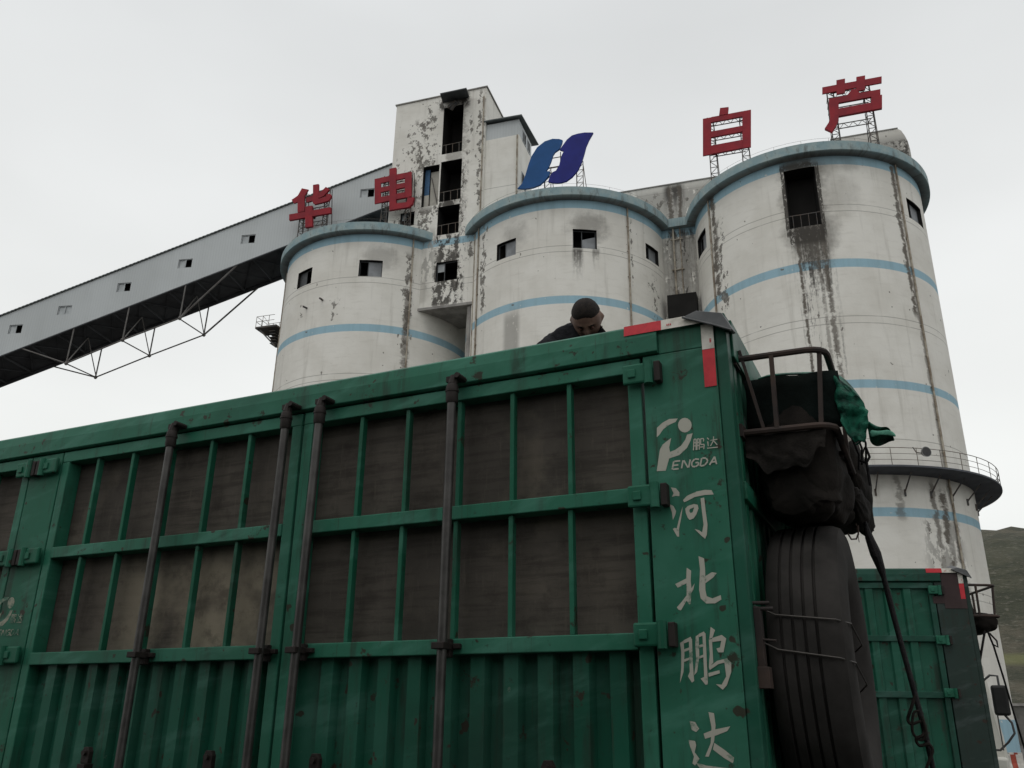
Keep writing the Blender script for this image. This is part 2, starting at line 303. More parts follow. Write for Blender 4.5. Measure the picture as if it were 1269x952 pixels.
def silo_window(root, h, kind):
    t0, t1, z0, z1 = h; dep = .45; tm = (t0+t1)/2; nseg = 4
    fr = MB()
    def rect_(ta, tb, za, zb, r0, r1):
        P = [cyl(t, z, r) for r in (r0, r1) for t, z in ((ta, za), (tb, za), (tb, zb), (ta, zb))]
        fr.add(P, [(0, 1, 2, 3), (7, 6, 5, 4), (0, 4, 5, 1), (1, 5, 6, 2), (2, 6, 7, 3), (3, 7, 4, 0)])
    rr = MB()
    ro = R-.002
    rr.add([cyl(t0, z0, ro), cyl(t1, z0, ro), cyl(t1, z1, ro), cyl(t0, z1, ro), cyl(t0, z0, R-1.6), cyl(t1, z0, R-1.6), cyl(t1, z1, R-1.6), cyl(t0, z1, R-1.6)],
           [(0, 4, 5, 1), (1, 5, 6, 2), (2, 6, 7, 3), (3, 7, 4, 0), (4, 7, 6, 5)])
    op = rr.build('opening' if kind == 'big' else 'window', M_dark, root)
    if kind == 'big':
        rl = MB(); 
        for k in range(4): t = t0+(t1-t0)*(k+.5)/4; rl.bar(cyl(t, z0, R-.12), cyl(t, z0+1.15, R-.12), .04)
        for z in (z0+1.15,): rl.bar(cyl(t0, z, R-.12), cyl(t1, z, R-.12), .06)
        rl.build('railing', M_steel, op); return
    d = .55; e = .07*180/PI/R
    rect_(t0+.05, t0+e, z0, z1, R-.35, R-.27); rect_(t1-e, t1-.05, z0, z1, R-.35, R-.27)
    rect_(t0+e, t1-e, z1-.08, z1-.01, R-.35, R-.27); rect_(t0+e, t1-e, z0+.01, z0+.08, R-.35, R-.27)
    mid = t0+(t1-t0)*(.37 if kind != 'open' else .5); rect_(mid, mid+e, z0+.08, z1-.08, R-.345, R-.275)
    fr.build('frame', M_frame, op)
    if kind in ('board', 'open', 'brokenpane'):
        pn = MB(); a, b_ = (mid+e, t1-e) if kind != 'open' else (t0+e, mid)
        zt = z1-.08 if kind != 'brokenpane' else z1-.5
        P = [cyl(t, z, r) for r in (R-.33, R-.30) for t, z in ((a, z0+.08), (b_, z0+.08), (b_, zt), (a, zt-(0 if kind != 'brokenpane' else .35)))]
        pn.add(P, [(0, 1, 2, 3), (7, 6, 5, 4), (0, 4, 5, 1), (1, 5, 6, 2), (2, 6, 7, 3), (3, 7, 4, 0)]); pn.build('pane', M_pane if kind != 'open' else M_frame, op)
def make_silo(s_, n_, label, mat, windows, pipes, ringspan=(-180, 180)):
    root = thing('silo', label, 'silo', PW(s_, n_), AL, 'row of white concrete silos')
    holes = [w_[:4] for w_ in windows]
    curved_wall([-180+i*3 for i in range(120)], [0, 43.15], holes).build('wall', mat, root)
    for w_ in windows: silo_window(root, w_[:4], w_[4])
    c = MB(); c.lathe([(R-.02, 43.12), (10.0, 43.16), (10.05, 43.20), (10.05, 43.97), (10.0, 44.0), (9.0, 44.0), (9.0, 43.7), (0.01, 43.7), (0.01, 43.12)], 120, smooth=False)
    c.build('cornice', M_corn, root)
    rl = MB(); pts = [cyl(t, 44.45, 9.75) for t in range(-180, 181, 6)]
    rl.tube(pts, .010, 4)
    for t in range(-180, 180, 12): rl.tube([cyl(t, 44.0, 9.75), cyl(t, 44.45, 9.75)], .010, 4)
    rl.build('roof_wire', M_rail, root)
    for (t, z0, z1) in pipes:
        p = MB(); p.tube([cyl(t, z1, R+.09), cyl(t, z0, R+.09)], .075, 8)
        z = z0+.5
        while z < z1: p.bar(cyl(t-.9, z, R+.02), cyl(t+.9, z, R+.02), .07, .05); z += 2.4
        p.build('downpipe', M_pipe, root)
    return root
s1 = make_silo(-19.27, -.05, 'leftmost white silo with two small windows, under the first two red characters', M_silo1,
    [(-28.4, -15.6, 38.85, 40.5, 'open'), (14.4, 27.3, 38.8, 40.45, 'board')], [(43.6, 0, 43.1), (-62, 0, 43.1)])
for t, z in ((-16.5, 36.35), (-5.5, 36.75)): b = MB(); b.tube([cyl(t, z, R-.05), cyl(t, z, R+.45)], .09, 8); b.build('pipe_stub', M_steel, s1)
s2 = make_silo(0, 0, 'middle white silo with three small windows, under the blue leaf emblem', M_silo2,
    [(-26.2, -13.5, 38.6, 40.2, 'board'), (17.1, 29.5, 38.5, 40.3, 'brokenpane'), (60.3, 72.6, 39.0, 40.5, 'board')], [(-43.0, 0, 43.1), (47.5, 0, 43.1)])
s3 = make_silo(21.23, .05, 'rightmost white silo with a tall black soot-stained opening and a ring walkway', M_silo3,
    [(-9.3, 4.85, 37.15, 42.3, 'big'), (52.3, 67.5, 38.7, 40.5, 'board'), (-74, -60, 39.2, 41.1, 'board')], [(-54.3, 0, 43.1), (47.0, 0, 43.1)])
# ring walkway on silo 3
wk = MB(); A0, A1 = math.radians(-20), math.radians(250)
wk.lathe([(R-.02, 17.80), (11.1, 17.86), (11.1, 17.98), (R-.02, 17.96)], 100, a0=A0, a1=A1, smooth=False)
wkd = simple('dark_walkway_deck', (.11, .118, .135), .8, scale=1.)
deck = wk.build('walkway', wkd, s3)
rl = MB()
for z, r_ in ((19.15, .026), (18.75, .018), (18.35, .018)): rl.tube([cyl(t, z, 11.04) for t in range(-20, 251, 5)], r_, 5)
for t in range(-20, 251, 9): rl.tube([cyl(t, 17.98, 11.04), cyl(t, 19.15, 11.04)], .024, 5)
rl.build('railing', M_rail, deck)
for t in range(-12, 245, 12):
    b = MB(); b.bar(cyl(t, 16.6, R), cyl(t, 17.7, 10.4), .07); b.bar(cyl(t, 16.35, R+.03), cyl(t, 16.8, R+.03), .16, .12); b.build('bracket', M_steel, deck)
fl = thing('floodlight', 'round floodlight clamped to the ring walkway railing', 'floodlight', PW(21.23, .05), AL)
b = MB(); a_, t_ = 27, 0
pv = Vector(cyl(27.5, 18.85, 11.25)); dv = Vector(cyl(27.5, 0, 1)); 
pts = [pv-dv*.35, pv-dv*.22, pv-dv*.1, pv+dv*.06, pv+dv*.12]
b.tube(pts, [.1, .2, .27, .34, .35], 16); b.build('housing', simple('dull_aluminium', (.3, .3, .29), .4, .6), fl)
b = MB(); b.tube([pv+dv*.121, pv+dv*.135], .31, 16); b.build('lens', simple('dark_lens', (.05, .05, .05), .15), fl)
b = MB(); q = Vector(cyl(26.2, 18.95, 11.15)); b.tube([q+Vector((-.45, -.1, .25)), q+Vector((-.3, -.2, -.15)), q+Vector((0, -.15, -.2))], .035, 6); b.build('bracket', M_steel, fl)

# ------------------------------------------------------------------ tower between silo 1 and 2 (local origin s=-9.7, n=6 plane at y=0, z from 36.3)
TX, TN, TZ = -9.7, 6.0, 36.3
tw = thing('stair_tower', 'peeling white concrete tower with dark open bays above the left silos', 'tower', PW(TX, TN), AL)
def grid_wall(b, us, vs_, holes, f):
    us = sorted(set(us+[h[0] for h in holes]+[h[1] for h in holes])); vs_ = sorted(set(vs_+[h[2] for h in holes]+[h[3] for h in holes]))
    nv = len(vs_); fs = []
    for i in range(len(us)-1):
        for j in range(nv-1):
            um, vm = (us[i]+us[i+1])/2, (vs_[j]+vs_[j+1])/2
            if any(h[0] < um < h[1] and h[2] < vm < h[3] for h in holes): continue
            fs.append((i*nv+j, (i+1)*nv+j, (i+1)*nv+j+1, i*nv+j+1))
    b.add([f(u, v) for u in us for v in vs_], fs)
def loc(s_): return s_-TX
H = [(-10.8, -8.73, 52.5, 57.95), (-10.8, -8.66, 47.2, 51.65), (-12.62, -10.95, 46.95, 51.45), (-10.86, -8.72, 43.6, 46.65), (-10.75, -8.66, 38.8, 40.75), (-14.7, -13.25, 45.15, 46.65)]
b = MB()
up_ = [h for h in H if h[3] > 44.5]; lo_ = [h for h in H if h[3] < 44.5]
grid_wall(b, [loc(-12.9), loc(-6.85)], [36.3-TZ, 43.55-TZ], [(loc(h[0]), loc(h[1]), h[2]-TZ, h[3]-TZ) for h in lo_], lambda u, v: (u, 0, v))
grid_wall(b, [loc(-15.98), loc(-6.42)], [43.55-TZ, 59.42-TZ], [(loc(h[0]), loc(h[1]), max(h[2], 43.551)-TZ, h[3]-TZ) for h in up_], lambda u, v: (u, 0, v))
zt = 59.42-TZ; z4 = 43.55-TZ
L, Rr, D = loc(-15.98), loc(-6.42), 8.5
b.quad((L, 0, z4), (L, D, z4), (L, D, zt), (L, 0, zt)); b.quad((Rr, 0, z4), (Rr, D, z4), (Rr, D, zt), (Rr, 0, zt)); b.quad((L, D, z4), (Rr, D, z4), (Rr, D, zt), (L, D, zt))
b.quad((L, 0, zt), (Rr, 0, zt), (Rr, D, zt), (L, D, zt)); b.quad((L, 0, z4), (Rr, 0, z4), (Rr, D, z4), (L, D, z4))
b.quad((loc(-12.9), .0, 0), (loc(-12.9), 5, 0), (loc(-12.9), 5, z4), (loc(-12.9), 0, z4)); b.quad((loc(-6.85), .0, 0), (loc(-6.85), 5, 0), (loc(-6.85), 5, z4), (loc(-6.85), 0, z4))
to = b.build('wall', M_tower, tw, loc=(0, 0, TZ))
b = MB(); b.box(L-.12, Rr+.12, -.1, .3, zt-.02+.02, zt+.12); b.box(Rr-.2, Rr+.12, .3, D, zt+.001, zt+.121)
b.box(L-.12, L+.2, .3, D, zt+.001, zt+.121); b.build('coping', M_conc, tw, loc=(0, 0, TZ))
for k, hh in enumerate(H):
    x0, x1, z0, z1 = loc(hh[0]), loc(hh[1]), hh[2], hh[3]; b = MB(); dp = 2.2
    P = [(x, y, z) for y in (.003, dp) for x, z in ((x0, z0), (x1, z0), (x1, z1), (x0, z1))]
    b.add(P, [(0, 4, 5, 1), (1, 5, 6, 2), (2, 6, 7, 3), (3, 7, 4, 0), (4, 7, 6, 5)])
    isw = k in (4, 5); o = b.build('window' if isw else 'opening', M_dark, tw)
    rl = MB()
    if k in (0, 1, 3):
        for q in range(3): rl.bar((x0+(x1-x0)*(q+.6)/3.1, .12, z0), (x0+(x1-x0)*(q+.55)/3.1, .12, z0+1.15), .04)
        rl.bar((x0, .12, z0+1.1), (x1, .12, z0+1.16), .04)
        rl.build('railing', M_rail, o)
    if k == 2:   # half open bay: pale wall behind and a blue panel
        q = MB(); q.box(x0+.02, x0+.5, .5, .56, z0+1.6, z1-.05); q.build('blue_panel', simple('faded_blue_panel', (.06, .14, .26), .5), o)
        q = MB(); q.box(x0+.02, x0+.5, .5, .56, z0+.05, z0+1.59); q.box(x0+.52, x1-.02, .7, .78, z0+.03, z1-.25); q.build('pale_partition', M_conc2 if 'M_conc2' in globals() else simple('pale_plaster', (.55, .53, .47), .9, scale=.8), o)
        q = MB(); q.bar((x0+.7, .5, z1-1.), (x1-.2, .5, z0+.2), .07); q.build('brace', M_steel, o)
    if isw:
        q = MB(); xm = x0+(x1-x0)*.37
        for xx in (x0+.04, xm, x1-.04): q.bar((xx, .25, z0+.08), (xx, .25, z1-.08), .07)
        for z in (z0+.04, z1-.04): q.bar((x0, .25, z), (x1, .25, z), .07)
        q.build('frame', M_frame, o)
        q = MB(); q.box(x0+.08, xm-.04, .27, .3, z1-(z1-z0)*.45, z1-.09); q.build('pane', M_pane2, o)
# hood over the top opening
b = MB(); z = 57.95+.45
b.add([(loc(-10.95), 0, 58.62), (loc(-8.2), 0, 58.62), (loc(-7.75), -1.9, 58.05), (loc(-10.45), -1.9, 58.05), (loc(-10.95), 0, 58.76), (loc(-8.2), 0, 58.76), (loc(-7.75), -1.9, 58.17), (loc(-10.45), -1.9, 58.17)], [(0, 1, 2, 3), (7, 6, 5, 4), (0, 4, 5, 1), (1, 5, 6, 2), (2, 6, 7, 3), (3, 7, 4, 0)])
b.build('hood', simple('dark_metal_hood', (.07, .075, .08), .6), tw)
b = MB(); b.bar((loc(-10.2), -.25, 57.6), (loc(-9.3), -.55, 57.95), .35, .3); b.tube([(loc(-9.9), -.3, 57.3), (loc(-9.6), -.45, 57.6), (loc(-9.2), -.3, 58.1)], .18, 8); b.build('hoist', M_steel, tw)
# canopy slab and pier at the foot of the bay
b = MB(); b.box(loc(-12.55), loc(-6.9), -.12, 4.5, 36.05, 36.297); b.build('canopy_slab', M_conc, tw)
b = MB(); b.box(loc(-7.62), loc(-7.32), .15, .45, 0, 36.04); b.build('pier', M_conc, tw)
b = MB(); b.box(loc(-7.2), loc(-6.82), .02, 4, 0, 36.04); b.build('side_pier', M_strip, tw)
b = MB(); b.tube([(loc(-7.0), -.1, 0), (loc(-7.0), -.1, 43)], .09); b.tube([(loc(-6.62), -.12, 43.7), (loc(-6.62), -.12, 58.3)], .07)
b.build('downpipe', M_pipe, tw)
# annex with clad top
ax = Rr+.002; a2 = loc(-3.12)
b = MB(); b.box(ax, a2, .25, 4.4, 43.7, 53.35); b.build('annex_wall', plaster('plaster_annex', False, [(-.2, 1.5, 44, 53, 'peel', .12)], [], [47.9]), tw)
b = MB(); b.box(ax+.02, a2-.04, .3, 4.36, 53.355, 55.15); b.build('annex_cladding', M_clad, tw)
b = MB(); b.add([(ax-.15, -.1, 55.3), (a2+.35, -.1, 55.2), (a2+.35, 5.6, 55.85), (ax-.15, 5.6, 55.95), (ax-.15, -.1, 55.42), (a2+.35, -.1, 55.32), (a2+.35, 5.6, 55.97), (ax-.15, 5.6, 56.07)], [(0, 1, 2, 3), (7, 6, 5, 4), (0, 4, 5, 1), (1, 5, 6, 2), (2, 6, 7, 3), (3, 7, 4, 0)])
b.build('annex_roof', M_cladroof, tw)
b = MB(); b.tube([(a2-.15, .2, 53.3), (a2-.15, .2, 44)], .08); b.build('downpipe', M_pipe, tw)
for (z0, z1, y0, y1) in ((53.5, 54.75, 1.5, 2.5), (48.4, 49.9, 1.2, 2.6), (53.5, 54.75, 3.0, 3.8)):
    b = MB(); x = a2-(.04 if z0 > 53 else 0); b.box(x-.1, x+.012, y0, y1, z0, z1); o = b.build('window', M_dark, tw)
    b = MB(); b.box(x+.013, x+.05, y0, y0+.07, z0, z1); b.box(x+.013, x+.05, y1-.07, y1, z0, z1); b.box(x+.013, x+.05, y0+.07, y1-.07, z1-.07, z1); b.box(x+.013, x+.05, y0+.07, y1-.07, z0, z0+.07); b.box(x+.016, x+.045, (y0+y1)/2-.03, (y0+y1)/2+.03, z0+.07, z1-.07); b.build('frame', M_pane2, o)

# ------------------------------------------------------------------ infill wall between silo 2 and 3, roof house
iw = thing('infill_wall', 'narrow recessed concrete wall between the middle and right silos', 'wall', PW(10.6, 1.7), AL)
b = MB(); b.box(-2.2, 2.2, 0, .6, 0, 43.7); b.build('wall', M_strip, iw)
b = MB(); b.tube([(-.45, -.12, 0), (-.45, -.12, 47.3)], .09); b.tube([(.15, -.1, 20), (.15, -.1, 47.3)], .05)
for z in range(3, 47, 3): b.box(-.7, .35, -.14, -.02, z, z+.07)
b.build('riser_pipe', M_pipe, iw)
b = MB(); b.box(-1.15, 1.3, -1.2, -.001, 34.0, 36.1); b.build('dark_box', M_dark, iw)
b = MB(); b.box(-1.6, 1.9, -.5, .9, 43.15, 43.98); b.build('cornice_piece', M_corn, iw)
rh = thing('rooftop_house', 'long low plastered house along the silo roofs with a rounded right end', 'rooftop building', PW(8, 2), AL)
b = MB(); b.box(-14.3, 16.2, 0, 6, 43.71, 47.62); b.build('wall', M_house, rh)
b = MB(); b.prism([(16.2, 43.71), (16.2, 49.5), (21.5, 49.5), (21.75, 49.25), (21.95, 48.7), (22.1, 48.1), (22.17, 47.2), (22.17, 43.71)], lambda a, c, d: (a, d, c), 0.002, 6.2)
b.build('taller_wall', M_house, rh)
b = MB(); b.box(-14.4, 16.19, -.08, 6.1, 47.63, 47.73); b.box(16.1, 21.5, -.06, 6.3, 49.51, 49.6); b.build('coping', M_conc, rh)

# ------------------------------------------------------------------ conveyor gallery
GA = math.radians(-10); gp = PW(-16, 4)
gal = thing('conveyor_gallery', 'long inclined grey clad conveyor gallery climbing to the tower', 'conveyor gallery', (gp.x, gp.y, 0), GA)
SL = .3507
def zb(a): return 45.64+SL*(a+10.87)
def zt_(a): return zb(a)+4.78
A_, B_ = -70., 4.0; GW = 5.0
wins = [(-4.05-5.87*k if k else -4.05) for k in range(0, 10)]
wins = [-4.1, -10.0, -16.2, -22.65, -28.95, -35.1, -40.2, -46.3, -52.3]
wc = [(w_, zb(w_+.75)+2.0) for w_ in wins]
b = MB(); xs = sorted([A_, B_]+[w_ for w_ in wins]+[w_+1.5 for w_ in wins])
def wz(x):
    for w_, z in wc:
        if w_-1e-6 <= x <= w_+1.5+1e-6: return z
    return None
for i in range(len(xs)-1):
    x0, x1 = xs[i], xs[i+1]; xm = (x0+x1)/2; z = wz(xm)
    if z is None: b.quad((x0, 0, zb(x0)), (x1, 0, zb(x1)), (x1, 0, zt_(x1)), (x0, 0, zt_(x0)))
    else:
        b.quad((x0, 0, zb(x0)), (x1, 0, zb(x1)), (x1, 0, z), (x0, 0, z)); b.quad((x0, 0, z+1.), (x1, 0, z+1.), (x1, 0, zt_(x1)), (x0, 0, zt_(x0)))
b.quad((A_, GW, zb(A_)), (B_, GW, zb(B_)), (B_, GW, zt_(B_)), (A_, GW, zt_(A_))); b.quad((A_, 0, zb(A_)), (A_, GW, zb(A_)), (A_, GW, zt_(A_)), (A_, 0, zt_(A_)))
b.build('cladding', M_clad, gal)
b = MB()
b.add([(A_, -.12, zt_(A_)), (B_, -.12, zt_(B_)), (B_, GW/2, zt_(B_)+.5), (A_, GW/2, zt_(A_)+.5), (B_, GW+.12, zt_(B_)), (A_, GW+.12, zt_(A_)),
       (A_, -.12, zt_(A_)+.14), (B_, -.12, zt_(B_)+.14), (B_, GW/2, zt_(B_)+.64), (A_, GW/2, zt_(A_)+.64), (B_, GW+.12, zt_(B_)+.14), (A_, GW+.12, zt_(A_)+.14)],
      [(0, 1, 2, 3), (3, 2, 4, 5), (6, 9, 8, 7), (9, 11, 10, 8), (0, 6, 7, 1), (5, 4, 10, 11), (0, 3, 9, 6), (3, 5, 11, 9), (1, 7, 8, 2), (2, 8, 10, 4)])
x = A_
while x < B_-.3: b.bar((x, -.14, zt_(x)+.10), (x+.2, -.14, zt_(x+.2)+.10), .04, .06); x += .4
b.build('roof', M_cladroof, gal)
b = MB(); 
for y0, y1 in ((0.01, GW-.01),): b.add([(A_, y0, zb(A_)+.25), (B_, y0, zb(B_)+.25), (B_, y1, zb(B_)+.25), (A_, y1, zb(A_)+.25)], [(0, 1, 2, 3)])
b.build('floor', M_under, gal)
b = MB()
for y in (.12, GW-.12): b.bar((A_, y, zb(A_)+.05), (B_, y, zb(B_)+.05), .22, .3)
x = A_+1
k = 0
while x < B_-3:
    b.bar((x, .2, zb(x)+.08), (x, GW-.2, zb(x)+.08), .14, .22); b.bar((x, .2 if k % 2 else GW-.2, zb(x)+.1), (x+2.85, GW-.2 if k % 2 else .2, zb(x+2.85)+.1), .09, .1); b.bar((x, GW-.2 if k % 2 else .2, zb(x)+.13), (x+2.85, .2 if k % 2 else GW-.2, zb(x+2.85)+.13), .07, .06); x += 2.85; k += 1
b.build('floor_frame', M_under, gal)
for j, (w_, z) in enumerate(wc):
    b = MB(); P = [(x, y, zz) for y in (.003, .8) for x, zz in ((w_, z), (w_+1.5, z), (w_+1.5, z+1), (w_, z+1))]
    b.add(P, [(0, 4, 5, 1), (1, 5, 6, 2), (2, 6, 7, 3), (3, 7, 4, 0), (4, 7, 6, 5)]); o = b.build('window', M_dark, gal)
    b = MB()
    for xx in (w_, w_+.72, w_+1.43): b.box(xx, xx+.07, .05, .12, z+.07, z+.93)
    b.box(w_, w_+1.5, .05, .12, z, z+.069); b.box(w_, w_+1.5, .05, .12, z+.931, z+1.); b.build('frame', M_pane2, o)
    b = MB(); b.box(w_+.08, w_+.71, .13, .15, z+.08, z+.92)
    if j == 5: b.box(w_+.8, w_+1.42, .13, .15, z+.08, z+.92)
    b.build('pane', M_pane2, o)
# king-post trusses under both edges
for y, nodes in ((.1, [(-32.95, 34.07), (-27.3, 36.24), (-21.55, 38.23)]), (GW-.1, [(-33.08, 34.48), (-27.38, 36.6), (-21.62, 38.6)])):
    b = MB(); n_ = nodes
    def top_(x): return (x, y, zb(x)+.02)
    b.tube([top_(-38.4), (n_[0][0], y, n_[0][1])], .07, 6); b.tube([(n_[2][0], y, n_[2][1]), top_(-16.2)], .09, 6)
    for i in (0, 1): b.tube([(n_[i][0], y, n_[i][1]), (n_[i+1][0], y, n_[i+1][1])], .07, 6)
    for x, z in n_: b.tube([(x, y, z), top_(x+.05)], .07, 6); b.tube([(x, y, z-.17), (x, y, z), (x, y, z+.17)], [.1, .2, .1], 8)
    b.build('under_truss', M_truss, gal)
for (x, z) in [(-33.0, 34.27), (-27.35, 36.4), (-21.6, 38.4)]:
    b = MB(); b.tube([(x, .1, z-.2), (x, GW-.1, z+.2)], .06, 6); b.tube([(x, GW-.1, z+.2), (x, GW/2, zb(x))], .055, 6); b.tube([(x, .1, z-.2), (x, GW/2, zb(x))], .055, 6)
    b.build('cross_brace', M_truss, gal)
gs = thing('gallery_trestle', 'dark steel trestle leg under the low end of the gallery', 'trestle', (gp.x, gp.y, 0), GA)
for y in (.3, GW-.3):
    b = MB(); b.bar((-44.9, y, 0), (-44.6, y, zb(-44.6)-.12), .5, .5); b.build('leg', M_steel, gs)
b = MB()
for z in (8, 16, 24): b.bar((-44.8, .3, z), (-44.8, GW-.3, z+7), .2); 
b.build('brace', M_steel, gs)
# landing on silo 1's left flank
ld = thing('landing_platform', 'small steel landing with railing on the left flank of the leftmost silo', 'platform', PW(-29.6, 4), AL)
b = MB(); b.box(-.45, 1.9, -.9, .9, 37.12, 37.3); b.build('deck', M_steel, ld)
b = MB()
for z in (38.4, 37.85): b.bar((-.42, -.88, z), (1.6, -.88, z), .035); b.bar((-.42, .88, z), (1.6, .88, z), .035); b.bar((-.42, -.88, z), (-.42, .88, z), .035)
for x in (-.42, .3, 1.): b.bar((x, -.88, 37.3), (x, -.88, 38.4), .035); b.bar((x, .88, 37.3), (x, .88, 38.4), .035)
b.bar((-.42, 0, 37.3), (-.42, 0, 38.4), .035); b.bar((.3, -.88, 38.4), (1.2, -.88, 37.3), .03)
b.build('railing', M_rail, ld)
b = MB(); b.bar((-.1, -.7, 37.1), (1.9, -.7, 35.1), .12); b.bar((-.1, .7, 37.1), (1.9, .7, 35.1), .12)
for k in range(5): b.box(1.0+k*.05, 1.6+k*.06, -.6, .5, 36.8-k*.33, 36.86-k*.33)
b.build('strut', M_steel, ld)

# ------------------------------------------------------------------ roof signs
SIGNS = {
 'hua': [[(-25.24,50.86),(-24.47,50.56),(-24.82,49.91),(-25.41,49.39),(-25.92,49.22),(-26.27,49.71),(-25.61,50.08)], [(-25.61,49.91),(-24.85,49.91),(-24.64,48.11),(-25.39,48.11)], [(-22.51,50.49),(-22.09,50.13),(-22.66,49.47),(-23.63,49.18),(-24.49,49.08),(-24.62,49.63),(-23.69,49.76),(-22.92,50.10)], [(-23.99,50.99),(-23.37,50.98),(-23.14,48.84),(-23.75,48.84)], [(-23.96,49.22),(-23.57,48.67),(-22.53,48.74),(-21.99,48.84),(-21.76,49.29),(-21.90,49.55),(-22.31,49.62),(-22.39,49.35),(-23.31,49.21)], [(-26.29,48.01),(-21.73,48.01),(-21.66,47.34),(-26.21,47.33)], [(-24.57,48.57),(-23.79,48.57),(-23.52,46.19),(-24.29,46.18)]],
 'dian': [[(-17.24,50.37),(-16.58,50.38),(-16.36,47.56),(-17.01,47.55)], [(-14.05,50.43),(-13.38,50.44),(-13.21,47.65),(-13.87,47.63)], [(-16.58,50.38),(-14.05,50.43),(-14.01,49.81),(-16.53,49.76)], [(-16.49,49.25),(-13.98,49.30),(-13.94,48.77),(-16.45,48.72)], [(-16.41,48.17),(-13.91,48.23),(-13.87,47.63),(-16.36,47.56)], [(-15.71,51.19),(-15.02,51.20),(-14.69,46.52),(-15.37,46.50)], [(-14.73,47.13),(-13.65,47.08),(-13.56,47.57),(-12.90,47.46),(-13.04,46.78),(-13.39,46.48),(-14.69,46.52)]],
 'bai': [[(13.81,50.34),(14.51,50.34),(14.27,46.63),(13.58,46.62)], [(17.09,50.36),(17.80,50.37),(17.50,46.70),(16.80,46.69)], [(14.51,50.34),(17.09,50.36),(17.05,49.83),(14.48,49.81)], [(14.41,48.87),(16.98,48.90),(16.93,48.32),(14.38,48.29)], [(14.32,47.46),(16.87,47.50),(16.80,46.69),(14.27,46.63)], [(15.31,51.08),(16.01,51.02),(15.90,50.34),(15.17,50.33)]],
 'lu': [[(23.58,51.28),(28.14,51.27),(28.06,50.65),(23.51,50.64)], [(24.73,51.72),(25.40,51.72),(25.24,50.33),(24.58,50.32)], [(26.26,51.66),(26.93,51.65),(26.77,50.28),(26.09,50.28)], [(25.77,50.51),(26.05,50.51),(26.37,49.99),(25.34,49.99)], [(23.95,50.00),(27.88,50.02),(27.81,49.45),(23.89,49.43)], [(27.12,49.45),(27.93,49.45),(27.77,48.17),(26.96,48.16)], [(24.57,48.86),(27.05,48.88),(26.96,48.16),(24.49,48.13)], [(23.89,49.43),(24.65,49.43),(24.47,47.81),(24.20,47.27),(23.85,46.74),(23.33,47.18),(23.67,47.65),(23.84,48.10)]],
 'logo': [[(-2.78,46.54),(-2.36,46.95),(-2.05,47.79),(-1.78,48.82),(-1.51,49.67),(-0.96,50.56),(-0.24,51.06),(0.48,51.18),(1.11,51.02),(1.41,50.84),(1.35,50.53),(1.11,49.94),(0.71,49.71),(0.52,49.43),(0.32,48.75),(0.04,48.09),(-0.15,47.86),(0.24,47.73),(0.16,47.35),(-0.23,46.89),(-0.70,46.50),(-1.33,46.35),(-2.12,46.37)], [(4.23,51.04),(3.84,50.36),(3.56,49.70),(3.39,49.01),(3.15,48.17),(2.79,47.36),(2.25,46.76),(1.71,46.42),(1.09,46.37),(0.47,46.51),(0.07,46.70),(0.24,47.24),(0.47,47.60),(0.79,47.71),(1.10,48.23),(1.22,48.84),(1.34,49.26),(1.54,49.63),(1.15,49.85),(1.42,50.24),(1.82,50.80),(2.29,51.15),(2.84,51.23),(3.46,51.21)]],
}
